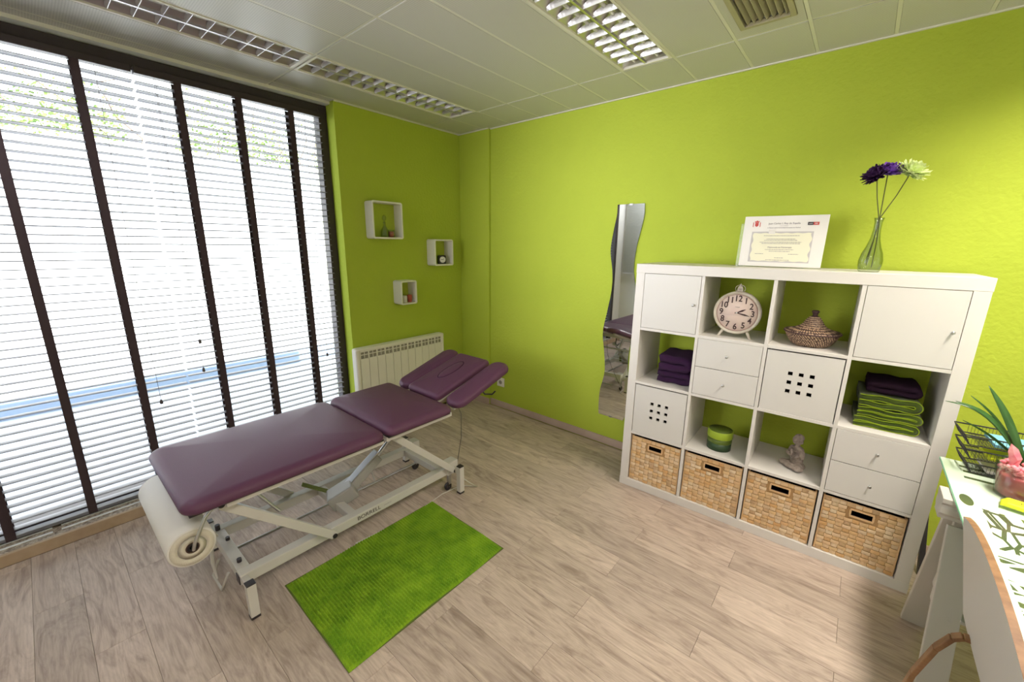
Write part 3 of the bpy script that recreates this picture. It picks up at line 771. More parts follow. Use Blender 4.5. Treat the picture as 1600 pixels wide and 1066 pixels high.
# woven baskets
strip_me = {}
def strip_mesh(w, h):
    k = (round(w, 3), round(h, 3))
    if k not in strip_me:
        mb = MB(); n = 4; v = []
        for a in range(n + 1):
            u = -1 + 2 * a / n; tx = (1 - u ** 4 * .8)
            for b in (-1, -.5, .5, 1):
                v.append((u * w / 2, -(.0055 * tx * (1 - .25 * b * b)) , b * h / 2))
        f = [(a * 4 + b, (a + 1) * 4 + b, (a + 1) * 4 + b + 1, a * 4 + b + 1) for a in range(n) for b in range(3)]
        strip_me[k] = mb.add(v, f, True).mesh('weave_strip', m_strip)
    return strip_me[k]
rb = random.Random(11)
BPOS = ['leftmost woven basket in the bottom row, narrowest in view', 'second woven basket in the bottom row, below the round green tin', 'third woven basket in the bottom row, below the stone statue', 'rightmost woven basket in the bottom row, below the drawers']
for i in range(4):
    t = thing('woven_basket', BPOS[i], 'basket', S(cx(i) + OW / 2, .012, F_ + .001), SA, 'woven baskets in the bottom row')
    w, h, d = OW - .018, OH - .022, SD - .05
    hw_, hh_, hz_ = .040, .0145, h - .050
    # dark inner box with real hand hole
    mb = MB()
    mb.box(-w / 2 + .004, -hw_, .006, .012, 0, h - .004).box(hw_, w / 2 - .004, .006, .012, 0, h - .004).box(-hw_, hw_, .006, .012, 0, hz_ - hh_).box(-hw_, hw_, .006, .012, hz_ + hh_, h - .004)
    mb.box(-w / 2 + .004, -w / 2 + .010, .012, d, 0, h - .004).box(w / 2 - .010, w / 2 - .004, .012, d, 0, h - .004).box(-w / 2 + .01, w / 2 - .01, d - .006, d, 0, h - .004).box(-w / 2 + .01, w / 2 - .01, .012, d - .006, 0, .006)
    mb.build('lining', m_basket_dark, t)
    uw = MB()
    uw.box(-w / 2 + .003, -hw_, .0035, .006, .003, h - .003).box(hw_, w / 2 - .003, .0035, .006, .003, h - .003).box(-hw_, hw_, .0035, .006, .003, hz_ - hh_).box(-hw_, hw_, .0035, .006, hz_ + hh_, h - .003)
    uw.build('underweave', m_under, t)
    big = (i == 3)
    nx, nz = (10, 15)
    cw, ch = w / nx, h / nz
    for a in range(nx):
        for b in range(nz):
            x = -w / 2 + cw * (a + .5); z = ch * (b + .5)
            if abs(x) < hw_ + cw * .46 and abs(z - hz_) < hh_ + ch * .46: continue
            proud = (a + b) % 2
            o = inst('weave_strip', strip_mesh(cw * (1.10 if proud else .96), ch * (.90 if proud else .98)), t, (x, .0045 - (.0015 if proud else -.0010), z), rot=(0, rb.uniform(-.05, .05), 0))
    # rim and edges
    MB().tube([(-w / 2, .004, .003), (-w / 2, .004, h), (w / 2, .004, h), (w / 2, .004, .003)], .0045, 8).tube([(-w / 2, .004, h), (-w / 2, d, h), (w / 2, d, h), (w / 2, .004, h)], .0045, 8).build('rim', m_wick_light, t)
    fr = MB().box(-hw_ - .006, hw_ + .006, -.0005, .006, hz_ + hh_, hz_ + hh_ + .008).box(-hw_ - .006, hw_ + .006, -.0005, .006, hz_ - hh_ - .008, hz_ - hh_).box(-hw_ - .008, -hw_, -.0005, .006, hz_ - hh_, hz_ + hh_).box(hw_, hw_ + .008, -.0005, .006, hz_ - hh_, hz_ + hh_)
    fr.build('handle_surround', m_wick_light, t)

# ---- big round table clock in column 2, top row
zc = rz(0)
t = thing('round_clock', 'round cream vintage-style clock with large dark numerals on small feet', 'clock', S(.560, .085, zc), SA)
R_ = .118; cz = .139
ax = lambda mb, prof, n=40: mb.lathe(prof, n, (0, 0, cz), axis='Y')
ax(MB(), [(.001, .035), (.100, .035), (.112, .028), (R_, .010), (R_, -.012), (.113, -.020), (.107, -.019), (.104, -.010), (.001, -.010)]).build('case', m_cream, t)
ax(MB(), [(.001, -.0112), (.103, -.0112), (.103, -.0105), (.001, -.0105)]).build('dial', m_dial, t)
ax(MB(), [(.0990, -.0122), (.1010, -.0122), (.1010, -.0112), (.0990, -.0112)]).build('dial_ring', m_ringbrown, t)
for k in range(1, 13):
    a = PI / 2 - k * PI / 6; rr = .078
    text(str(k), .046, m_ink, t, (rr * math.cos(a), -.0125, cz + rr * math.sin(a)), (PI / 2, 0, 0), .0006, 'numeral', sx=.86, bold=.0007)
for ang, ln, w_ in ((62, .050, .005), (101, .068, .0045)):
    a = math.radians(90 - ang); dx, dz = math.cos(a), math.sin(a)
    MB().add([(-dx * .01 - dz * w_ / 4, -.0145, cz - dz * .01 + dx * w_ / 4), (-dx * .01 + dz * w_ / 4, -.0145, cz - dz * .01 - dx * w_ / 4), (dx * ln * .6 + dz * w_, -.0145, cz + dz * ln * .6 - dx * w_), (dx * ln, -.0145, cz + dz * ln), (dx * ln * .6 - dz * w_, -.0145, cz + dz * ln * .6 + dx * w_)], [(0, 1, 2, 3, 4)]).build('hand', m_ink, t)
ax(MB(), [(.001, -.0155), (.005, -.0155), (.005, -.0125), (.001, -.0125)], 14).build('centre_pin', m_steel, t)
for s_ in (-1, 1):
    MB().tube([(s_ * .058, 0, .040), (s_ * .078, -.004, .004)], [.008, .006], 10).lathe([(.001, 0), (.008, 0), (.008, .006), (.001, .008)], 10, (s_ * .079, -.004, 0)).build('foot', m_cream, t)
MB().box(-.014, .014, -.006, .006, cz + R_ - .006, cz + R_ + .016).lathe([(.001, -.006), (.012, -.006), (.012, .006), (.001, .006)], 14, (0, 0, cz + R_ + .018), axis='Y').lathe([(.005, 0), (.006, .004), (.001, .014)], 10, (0, 0, cz + R_ + .028)).build('hanger_boss', m_cream, t, bevel=.002)
MB().tube([(.024 * math.cos(a), 0, cz + R_ + .014 + .020 * math.sin(a)) for a in [PI * 2 * k / 20 for k in range(21)]], .0016, 6).build('hanging_ring', m_cream, t)
text('Hôtel', .010, m_ink_soft, t, (0, -.0122, cz + .032), (PI / 2, 0, 0), .0002, 'dial_print')
MB().box(-.10, .10, -.0119, -.0117, cz - .014, cz - .0132).build('dial_seam', m_ink_soft, t)

# ---- lidded rattan basket
m_wv = None
def wicker():
    m, tt, b = nt('two_tone_coiled_wicker'); L = tt.links.new; N = tt.nodes.new
    tc = N('ShaderNodeTexCoord'); mp = N('ShaderNodeSeparateXYZ'); L(tc.outputs['Object'], mp.inputs[0])
    at = N('ShaderNodeMath'); at.operation = 'ARCTAN2'; L(mp.outputs[1], at.inputs[0]); L(mp.outputs[0], at.inputs[1])
    cb = N('ShaderNodeCombineXYZ'); m1 = N('ShaderNodeMath'); m1.operation = 'MULTIPLY'; m1.inputs[1].default_value = 9.0; L(at.outputs[0], m1.inputs[0])
    m2 = N('ShaderNodeMath'); m2.operation = 'MULTIPLY'; m2.inputs[1].default_value = 110; L(mp.outputs[2], m2.inputs[0])
    ad = N('ShaderNodeMath'); L(m1.outputs[0], ad.inputs[0]); m3 = N('ShaderNodeMath'); m3.operation = 'MULTIPLY'; m3.inputs[1].default_value = .55; L(m2.outputs[0], m3.inputs[0]); L(m3.outputs[0], ad.inputs[1])
    L(ad.outputs[0], cb.inputs[0]); L(m2.outputs[0], cb.inputs[1])
    ck = N('ShaderNodeTexVoronoi'); ck.inputs['Scale'].default_value = 1.0; ck.inputs['Randomness'].default_value = .25; L(cb.outputs[0], ck.inputs['Vector'])
    rp = N('ShaderNodeValToRGB'); rp.color_ramp.elements[0].position = .26; rp.color_ramp.elements[0].color = (.60, .42, .27, 1); rp.color_ramp.elements[1].position = .44; rp.color_ramp.elements[1].color = (.055, .025, .022, 1)
    L(ck.outputs['Distance'], rp.inputs['Fac']); L(rp.outputs['Color'], b.inputs['Base Color']); b.inputs['Roughness'].default_value = .6
    return m
m_wv = wicker()
m_wvd = mat('dark_rattan_rim', (0.07, 0.035, 0.035), 0.6)
t = thing('lidded_basket', 'round coiled rattan basket with a pointed lid, on the shelf right of the clock', 'basket', S(.905, .15, rz(0)), SA)
def coil(r, z, tt): return r + .0012 * math.sin(z * 2 * PI / .0075)
bodyp = [(.001, 0), (.070, 0)] + [(.072 + .048 * (k / 24) ** .6, .002 + .068 * k / 24) for k in range(25)] + [(.112, .070), (.068, .008), (.001, .006)]
MB().lathe(bodyp, 48, fn=coil).build('basket_body', m_wv, t)
lidp = [(.001, .066), (.119, .066), (.122, .074)] + [(.018 + .102 * (1 - (k / 26)) ** 1.0 * (1 - .42 * math.sin(PI * k / 26)), .076 + .075 * (k / 26) ** 1.15) for k in range(27)] + [(.001, .151)]
MB().lathe(lidp, 48, fn=coil).build('lid', m_wv, t)
MB().tube([(.121 * math.cos(a), .121 * math.sin(a), .070) for a in [2 * PI * k / 40 for k in range(41)]], .0042, 8).build('rim_band', m_wvd, t)
MB().lathe([(.001, .148), (.014, .150), (.010, .158), (.014, .170), (.018, .176), (.012, .182), (.001, .180)], 16).build('lid_knob', m_wvd, t)

# ---- folded towels
def towel(name, label, loc, rz_, w, d, h, m, group, edge=None, seed=1, layers=2, cat='towel', fold='R'):
    """folded cloth: serpentine section in x-z swept along depth, open folds at the front"""
    rr = random.Random(seed)
    t = thing(name, label, cat, loc, rz_, group)
    lay = h / layers; th = lay * .40; path = []
    for L_ in range(layers):
        z = lay * (L_ + .5); s_ = 1 if L_ % 2 == 0 else -1
        a = [(-s_ * (w / 2 - lay / 2) + s_ * (w - lay) * k / 8, z + .003 * math.sin(k * 1.3 + seed + L_)) for k in range(9)]
        path += a
        if L_ < layers - 1:
            xx = s_ * (w / 2 - lay / 2)
            for k in range(1, 6):
                an = -PI / 2 + PI * k / 6; path.append((xx + s_ * lay / 2 * math.cos(an), z + lay / 2 + lay / 2 * math.sin(an)))
    pts = [Vector((x, 0, z)) for x, z in path]; up, dn = [], []
    for k, p in enumerate(pts):
        dd = (pts[min(k + 1, len(pts) - 1)] - pts[max(k - 1, 0)]).normalized(); nn = Vector((-dd.z, 0, dd.x)); up.append(p + nn * th); dn.append(p - nn * th)
    # rounded end
    sec = up + dn[::-1]; n = len(sec); mb = MB(); ny = 8; v = []
    cxm = sum(p.x for p in sec) / n; czm = h / 2
    for q in range(ny + 1):
        yy = d * q / ny; sc_ = 1.0 if 0 < q < ny else .985
        for p in sec:
            v.append((cxm + (p.x - cxm) * sc_ + .002 * noise.noise(Vector((p.x * 20, yy * 15, p.z * 20 + seed))), yy + .006 * noise.noise(Vector((p.x * 14 + seed, 0, p.z * 30))) * (1 if q == 0 else 0), max(.0005, p.z + .003 * noise.noise(Vector((p.x * 12, yy * 9 + seed, 3))))))
    f = []
    for q in range(ny):
        for k in range(n): k2 = (k + 1) % n; f.append((q * n + k, (q + 1) * n + k, (q + 1) * n + k2, q * n + k2))
    m_ = len(up)
    for q, flip in ((0, 0), (ny, 1)):
        for k in range(m_ - 1):
            a, b, c, e = q * n + k, q * n + k + 1, q * n + n - 2 - k, q * n + n - 1 - k
            f.append((a, b, c, e) if not flip else (e, c, b, a))
    mb.add(v, f, True); mb.build('folded_cloth', m, t)
    if edge:
        pr = [(p.x, -.001, p.z) for p in up]; pr2 = [(p.x, -.001, max(.002, p.z)) for p in dn]
        MB().tube(pr, .0022, 6).tube(pr2, .0022, 6).build('hem', edge, t)
    return t
g = 'folded plum towels'
z0 = rz(1)
towel('folded_towel', 'thin folded plum towel, bottom of the purple stack', S(.245, .09, z0), SA, .215, .24, .075, m_plumcloth, g, layers=2, seed=2)
towel('folded_towel', 'thick folded plum towel, top of the purple stack', S(.240, .08, z0 + .077), SA + .04, .205, .24, .105, m_plumcloth, g, layers=2, seed=5)
g = 'folded green towels'
zz = rz(1); hh = [.052, .046, .062]; lab = ['folded green towel with bright hem, bottom of the green stack', 'folded green towel with bright hem, middle of the green stack', 'folded green towel with bright hem, thick one near the top of the green stack']
for k in range(3):
    towel('green_towel', lab[k], S(1.235 + (.004, .010, .002)[k], .07 + .004 * k, zz), SA + (.02, -.03, .03)[k], (.235, .23, .225)[k], .25, hh[k], m_lime, g, edge=m_lime_edge, seed=11 + k, layers=2)
    zz += hh[k] + .002
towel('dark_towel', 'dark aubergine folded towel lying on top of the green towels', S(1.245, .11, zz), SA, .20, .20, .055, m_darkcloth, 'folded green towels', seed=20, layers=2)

# ---- round green tin
t = thing('round_tin', 'round lidded tin in bands of lime and dark green', 'tin', S(.555, .13, rz(2)), SA)
r = .066
MB().lathe([(.001, 0), (r, 0), (r, .045), (.001, .045)], 40).build('lower_body', m_dgreen, t)
MB().lathe([(.001, .045), (r, .045), (r + .0008, .047), (r + .0008, .075), (.001, .075)], 40).build('upper_body', m_olive_lac, t)
MB().lathe([(.001, .075), (r + .003, .075), (r + .004, .078), (r + .004, .116), (r + .002, .119), (.001, .119)], 40).build('lid', m_lime_lid, t)
MB().lathe([(.001, .119), (r - .002, .119), (r - .002, .1205), (.001, .121)], 40).build('lid_top', m_olive_lac, t)

# ---- little stone statue, one continuous remeshed body
def blob_body(name, blobs, m, parent, voxel=.0028):
    bm = bmesh.new()
    for c, rad_, rot in blobs:
        r_ = bmesh.ops.create_icosphere(bm, subdivisions=3, radius=1.0)
        Mx = Matrix.Translation(c) @ Matrix.Rotation(rot[0], 4, 'X') @ Matrix.Rotation(rot[1], 4, 'Y') @ Matrix.Rotation(rot[2], 4, 'Z') @ Matrix.Diagonal((*rad_, 1))
        bmesh.ops.transform(bm, matrix=Mx, verts=r_['verts'])
    me = bpy.data.meshes.new(name); bm.to_mesh(me); bm.free(); me.materials.append(m)
    o = bpy.data.objects.new(name, me); COL.objects.link(o); o.parent = parent
    rm = o.modifiers.new('remesh', 'REMESH'); rm.mode = 'VOXEL'; rm.voxel_size = voxel; rm.use_smooth_shade = True
    sm = o.modifiers.new('smooth', 'SMOOTH'); sm.iterations = 3; sm.factor = .5
    return o
t = thing('stone_statue', 'small grey stone statue of a seated praying monk', 'statue', S(.935, .15, rz(2)), SA + math.radians(-38))
Z = (0, 0, 0)
blob_body('body', [((0, .005, .018), (.052, .046, .019), Z), ((-.040, -.020, .017), (.030, .026, .014), (0, 0, .5)), ((.040, -.020, .017), (.030, .026, .014), (0, 0, -.5)),
    ((0, -.034, .016), (.034, .018, .012), Z), ((0, .012, .055), (.034, .028, .040), Z), ((0, .010, .092), (.032, .024, .034), Z), ((0, .008, .115), (.034, .020, .016), Z),
    ((-.034, .002, .094), (.013, .014, .030), (0, .15, 0)), ((.034, .002, .094), (.013, .014, .030), (0, -.15, 0)),
    ((-.024, -.018, .078), (.020, .011, .010), (0, .5, .6)), ((.024, -.018, .078), (.020, .011, .010), (0, -.5, -.6)),
    ((0, -.031, .098), (.008, .007, .022), (.2, 0, 0)), ((0, .002, .132), (.012, .012, .016), Z),
    ((0, -.002, .166), (.024, .026, .030), Z), ((0, .004, .178), (.0235, .025, .022), Z), ((0, -.029, .163), (.004, .005, .007), Z),
    ((0, -.025, .152), (.008, .004, .003), Z), ((-.010, -.024, .170), (.006, .003, .0025), Z), ((.010, -.024, .170), (.006, .003, .0025), Z), ((0, -.022, .178), (.018, .005, .003), Z),
    ((-.025, 0, .162), (.004, .007, .011), Z), ((.025, 0, .162), (.004, .007, .011), Z)], m_stone, t, .0024)
rb_ = MB()
for k in range(5):
    a0 = k * .011
    rb_.tube([(-.030 + a0 * .3, -.012 - a0 * .1, .115 - a0), (-.004 + k * .001, -.022, .100 - a0 * 1.4), (.022 - a0 * .2, -.014, .110 - a0)], .0022, 6)
rb_.build('robe_fold', m_stone, t)

# ================================================================== ON TOP OF THE SHELVING
ct = thing('certificate', 'white framed diploma certificate standing on the shelving unit', 'certificate', (2.715, -.218, SHt), .005)
tilt = math.radians(-4.5)
TM = Matrix.Rotation(tilt, 4, 'X')
cw_, chh = .378, .272
MB(TM).box(-cw_ / 2, cw_ / 2, 0, .006, .004, chh).build('backing_board', m_paper_w, ct, bevel=.001)
MB(TM).box(-cw_ / 2 - .002, cw_ / 2 + .002, -.020, .004, 0, .004).build('holder_foot', m_acrylic, ct)
MB(TM).box(-.145, .135, -.0008, .0002, .028, .190).build('border_print', m_paper_g, ct)
wob = MB(TM)
inner = []
for k in range(60):
    u = k / 59; inner.append((-.136 + .262 * u, .034 + .0015 * math.sin(u * 30)))
for k in range(40):
    u = k / 39; inner.append((.126 + .004 * math.sin(u * 18) + .003, .034 + .148 * u))
for k in range(60):
    u = k / 59; inner.append((.126 - .262 * u, .182 + .0015 * math.sin(u * 34)))
for k in range(40):
    u = k / 39; inner.append((-.136 - .003 * math.sin(u * 18), .182 - .148 * u))
wob.prism(inner, -.0014, -.0002, axis='Y'); wob.build('diploma_sheet', m_paper_y, ct)
def ctext(s_, x, z, size, m, y=-.0012):
    p = TM @ Vector((x, y, z)); return text(s_, size, m, ct, tuple(p), (PI / 2 + tilt, 0, 0), .0002)
m_inkc = mat('grey_violet_ink', (0.22, 0.19, 0.24), 0.8)
ctext('Juan Carlos I, Rey de España', 0.0, .232, .0125, m_inkc)
ctext('y en su nombre', 0.0, .220, .006, m_ink_soft)
ctext('el Rector de la Universidad Europea de Madrid', 0.0, .210, .0078, m_inkc)
ctext('Diplomada en Fisioterapia', -.004, .107, .0105, m_inkc, -.002)
sp_ = MB(TM); rr = random.Random(9)
for (z, x0, x1) in ((.168, -.085, .078), (.151, -.070, .062), (.144, -.08, .07), (.134, -.10, .09), (.127, -.09, .085), (.095, -.07, .06), (.086, -.05, .045), (.072, -.115, -.075), (.072, .04, .085), (.052, -.02, .02), (.040, -.06, .05)):
    x = x0
    while x < x1:
        l_ = rr.uniform(.004, .013); sp_.box(x, min(x + l_, x1), -.0020, -.0016, z - .0011, z + .0011); x += l_ + .0022
sp_.build('fine_print', m_inkc, ct, kind='stuff')
# coat of arms
cr = MB(TM); cr.prism([(-.136 + .0, .222), (-.128, .216), (-.120, .222), (-.120, .238), (-.136, .238)], -.0016, 0, axis='Y')
cr.prism([(-.137, .239), (-.119, .239), (-.116, .248), (-.122, .244), (-.128, .251), (-.134, .244), (-.140, .248)], -.0016, 0, axis='Y')
for x in (-.146, -.113): cr.box(x, x + .003, -.0014, 0, .216, .240)
cr.build('coat_of_arms', m_red, ct)
MB(TM).box(.103, .127, -.0014, 0, .222, .237).build('logo_black', m_black, ct)
lg = MB(TM).box(.127, .151, -.0014, 0, .222, .237).build('logo_red', m_red, ct)
ctext('uem', .115, .2295, .009, m_paper_w, -.0018); 
MB(TM).box(.133, .145, -.0018, -.0014, .227, .2285).box(.133, .145, -.0018, -.0014, .2305, .232).build('logo_mark', m_paper_w, ct)
MB(TM).box(-cw_ / 2 - .016, -cw_ / 2 + .02, .008, .0095, .0, .235).build('acrylic_sheet', m_film, ct)
MB().beam((-.05, .008, .2), (-.05, .06, .002), .03, .003).build('easel_leg', m_paper_w, ct)

# vase + flowers
VX, VY = 3.092, -.275
vs = thing('glass_vase', 'ribbed clear glass bottle vase standing on the shelving unit', 'vase', (VX, VY, SHt))
def rib(r, z, t_): return r * (1 + (.022 * math.cos(18 * t_) if .004 < z < .09 else 0))
prof = [(.001, 0), (.036, 0), (.039, .006), (.043, .03), (.044, .052), (.038, .085), (.028, .115), (.019, .15), (.0145, .19), (.0145, .225), (.019, .245), (.0165, .245), (.012, .224), (.012, .19), (.0165, .15), (.025, .115), (.035, .085), (.041, .052), (.040, .03), (.036, .012), (.001, .010)]
MB().lathe(prof, 72, fn=rib).build('vase_body', m_glass, vs)
def flower(label, head, base, mpet, rad_, nose, seed, dark=None):
    t = thing('flower', label, 'flower', (VX + base[0], VY + base[1], SHt + base[2]), 0, 'artificial chrysanthemums in the vase')
    b0 = Vector((0, 0, 0)); nk = Vector((-base[0] * .9, -base[1] * .9, .245 - base[2])) + Vector((head[0] * .05, 0, 0)); hd = Vector(head) - Vector(base)
    pts = [b0, b0.lerp(nk, .5) + Vector((.003, 0, 0)), nk, nk.lerp(hd, .5) + Vector((head[0] * .06, 0, .0)), hd]
    MB().tube(pts, .0021, 8).build('stem', m_stem, t)
    rr = random.Random(seed); mb = MB(); ax_ = Vector(nose).normalized(); e1 = ax_.orthogonal().normalized(); e2 = ax_.cross(e1)
    for ring, (n, el, ln) in enumerate(((20, -14, .9), (22, 4, 1.0), (20, 22, .95), (17, 40, .82), (12, 58, .66), (8, 76, .5))):
        for k in range(n):
            a = 2 * PI * (k + rr.uniform(-.2, .2)) / n; e = math.radians(el + rr.uniform(-8, 8)); l_ = rad_ * ln * rr.uniform(.85, 1.1)
            ro = (e1 * math.cos(a) + e2 * math.sin(a)); d = ro * math.cos(e) + ax_ * math.sin(e); sd = ax_.cross(ro).normalized(); up = d.cross(sd)
            w_ = rad_ * .15; c0 = hd + ax_ * .004
            q = [c0 - sd * w_ * .3, c0 + sd * w_ * .3, c0 + d * l_ * .55 + sd * w_ + up * .001, c0 + d * l_ * .95 + sd * w_ * .6 + up * l_ * .10, c0 + d * l_ * 1.02 + up * l_ * .14, c0 + d * l_ * .95 - sd * w_ * .6 + up * l_ * .10, c0 + d * l_ * .55 - sd * w_ + up * .001, c0 + d * l_ * .55 - up * w_ * .5, c0 + d * l_ * .9 + up * l_ * .06]
            mb.add(q, [(0, 1, 2, 7), (0, 7, 6), (7, 2, 3, 8), (7, 8, 5, 6), (8, 3, 4), (8, 4, 5)])
    mb.build('petals', mpet, t)
    MB().tube([hd - ax_ * .008, hd + ax_ * .006], [.004, .009], 10).build('calyx', m_stem, t)
flower('dark aubergine chrysanthemum on a long stem, leftmost flower in the vase', (-.040, -.01, .428), (-.012, 0, .03), m_petal_d, .058, (-.55, -.45, .7), 1)
flower('bright violet chrysanthemum on a long stem, middle flower in the vase', (-.004, .004, .440), (.008, .005, .02), m_petal_p, .056, (.1, -.35, .9), 2)
flower('pale green white chrysanthemum on a leaning stem, rightmost flower in the vase', (.072, .01, .434), (-.018, .004, .04), m_petal_w, .064, (.45, -.3, .75), 3)

# ================================================================== RUG
rg = thing('bath_rug', 'lime green chenille rug lying on the wooden floor beside the table', 'rug', (1.530, -1.880, 0), math.radians(-.7))
nx, ny = 200, 300; w_, l_ = .604, .868; mb = MB(); v = []
for j in range(ny + 1):
    for i in range(nx + 1):
        u, q = i / nx, j / ny; x = (u - .5) * w_; y = (q - .5) * l_
        e = min(u, 1 - u) * w_; e2 = min(q, 1 - q) * l_; ed = min(e, e2)
        x += .004 * math.sin(q * 9 + 1) * (abs(u - .5) * 2) ** 6; y += .003 * math.sin(u * 11) * (abs(q - .5) * 2) ** 6
        rows = abs(math.sin(y * PI / .0145 + .6 * noise.noise(Vector((x * 5, y * 5, 0)))))
        tuft = .5 + .5 * math.sin(x * 2 * PI / .0125 + 2.2 * noise.noise(Vector((x * 12, y * 40, 3))))
        z = .006 + .014 * rows * (.45 + .55 * tuft) + .005 * noise.noise(Vector((x * 16, y * 16, 5)))
        if ed < .010: z = .003 + z * ed / .010 * .8
        v.append((x, y, z))
f = [(j * (nx + 1) + i, j * (nx + 1) + i + 1, (j + 1) * (nx + 1) + i + 1, (j + 1) * (nx + 1) + i) for j in range(ny) for i in range(nx)]
mb.add(v, f, True)
m_rug, _t, _b = nt('lime_chenille'); _N = _t.nodes.new; _L = _t.links.new
_tc = _N('ShaderNodeTexCoord'); _nz = _N('ShaderNodeTexNoise'); _nz.inputs['Scale'].default_value = 9; _nz.inputs['Detail'].default_value = 9; _nz.inputs['Roughness'].default_value = .72
_rp = _N('ShaderNodeValToRGB'); _rp.color_ramp.elements[0].position = .35; _rp.color_ramp.elements[0].color = (.105, .235, .010, 1); _rp.color_ramp.elements[1].position = .68; _rp.color_ramp.elements[1].color = (.26, .42, .022, 1)
_L(_tc.outputs['Object'], _nz.inputs['Vector']); _L(_nz.outputs['Fac'], _rp.inputs['Fac']); _L(_rp.outputs['Color'], _b.inputs['Base Color']); _b.inputs['Roughness'].default_value = .9; _b.inputs['Specular IOR Level'].default_value = .1
_b.inputs['Sheen Weight'].default_value = .3; _b.inputs['Sheen Tint'].default_value = (.6, .9, .2, 1)
mb.build('pile', m_rug, rg)
MB().box(-w_ / 2 - .003, w_ / 2 + .003, -l_ / 2 - .003, l_ / 2 + .003, .0005, .0045).build('backing', m_rug_edge, rg, bevel=.001)

# ================================================================== TREATMENT TABLE
tb = thing('treatment_table', 'plum upholstered massage table with cream steel scissor frame', 'massage table', (1.0, -1.9, 0))
def P(mb, name, m, bevel=0, parent=None, **k): 
    if parent is None: return mb.build(name, m, tb, bevel=bevel, world=True, **k)
    mb.v = [(a - 1.0, b + 1.9, c) for a, b, c in mb.v]
    return mb.build(name, m, parent, bevel=bevel, **k)
UX0, UX1 = .685, 1.352
P(MB().pad(UX0, UX1, -2.640, -1.797, .606, .668, .060, .046, .012), 'leg_pad', m_purple)
P(MB().pad(UX0, UX1, -1.790, -1.345, .610, .676, .050, .048, .014), 'seat_pad', m_purple)
HM = Matrix.Translation((0, -1.335, .618)) @ Matrix.Rotation(math.radians(15.5), 4, 'X')
P(MB(HM).pad(.862, 1.176, .010, .520, 0, .057, .035, .032, .008), 'head_pad', m_purple)
HM2 = Matrix.Translation((0, -1.270, .612)) @ Matrix.Rotation(math.radians(17.5), 4, 'X')
P(MB(HM2).pad(1.194, 1.352, -.030, .485, 0, .055, .070, .034, .006), 'arm_pad', m_purple)
P(MB(HM2).pad(.690, .848, -.030, .485, 0, .055, .070, .034, .006), 'arm_pad', m_purple)
# face hole plug: an oval seam with a slightly raised plug
def oval(cx_, cy_, a, b, z, n=36): return [tuple(HM @ Vector((cx_ + a * math.cos(t_), cy_ + b * math.sin(t_) , z))) for t_ in [2 * PI * k / n for k in range(n + 1)]]
pl_ = MB()
pl_.tube(oval(1.02, .285, .047, .115, .0560), .0024, 8)
P(pl_, 'face_hole_seam', m_darkcloth)
pg = MB(HM); n = 32; rings = [(.042, .110, .050), (.042, .110, .0575), (.038, .105, .0595), (.015, .06, .0605)]
v = [(1.02 + a * math.cos(2 * PI * k / n), .285 + b * math.sin(2 * PI * k / n), z) for a, b, z in rings for k in range(n)]
f = [(i * n + k, i * n + (k + 1) % n, (i + 1) * n + (k + 1) % n, (i + 1) * n + k) for i in range(3) for k in range(n)] + [tuple(range(3 * n, 4 * n))]
pg.add(v, f, True); P(pg, 'face_hole_plug', m_purple)
# under-pad boards + steel pad frames
P(MB().box(UX0 + .02, UX1 - .02, -2.62, -1.81, .598, .607), 'pad_board', m_black)
P(MB().box(UX0 + .02, UX1 - .02, -1.78, -1.36, .602, .611), 'pad_board', m_black)
for x in (.735, 1.305):
    P(MB().box(x - .0125, x + .0125, -2.50, -1.80, .573, .598), 'pad_rail', m_frame, .002)
    P(MB().box(x - .0125, x + .0125, -1.785, -1.335, .577, .602), 'pad_rail', m_frame, .002)
for y in (-2.47, -1.82): P(MB().box(.735, 1.305, y - .0125, y + .0125, .573, .598), 'pad_cross_rail', m_frame, .002)
P(MB().box(.735, 1.305, -1.37, -1.345, .577, .602), 'pad_cross_rail', m_frame, .002)
hf = MB(HM)
for x in (.90, 1.14): hf.box(x - .012, x + .012, .0, .46, -.022, -.002)
hf.box(.90, 1.14, .43, .455, -.022, -.002); P(hf, 'head_frame', m_frame, .002)
hf = MB(HM2)
for x in (.77, 1.272): hf.box(x - .012, x + .012, -.02, .40, -.020, 0)
P(hf, 'arm_pad_frame', m_frame, .002)
P(MB().tube([(1.24, -1.02, .652), (1.25, -.98, .600), (1.29, -.95, .60), (1.31, -.94, .625)], .005, 8), 'release_lever', m_black)
# base frame
RXn, RXf = 1.195, .785; RZ = .147; rw = .05
for x in (RXn, RXf):
    P(MB().box(x - rw / 2, x + rw / 2, -2.478, -1.300, RZ - .025, RZ + .025), 'base_rail', m_frame, .004)
    P(MB().box(x - .021, x + .021, -2.482, -2.4785, RZ - .021, RZ + .021), 'rail_end_cap', m_black, .002)
P(MB().box(RXf + .026, RXn - .026, -2.475, -2.425, RZ - .024, RZ + .024), 'cross_rail', m_frame, .003)
P(MB().box(RXf + .026, RXn - .026, -1.955, -1.912, RZ - .022, RZ + .022), 'cross_rail', m_frame, .003)
P(MB().box(RXf + .026, RXn - .026, -1.345, -1.302, RZ - .022, RZ + .022), 'cross_rail', m_frame, .003)
for x in (RXn, RXf):
    P(MB().box(x - .032, x + .032, -1.305, -1.215, RZ - .030, RZ + .055), 'pivot_box', m_frame, .003)
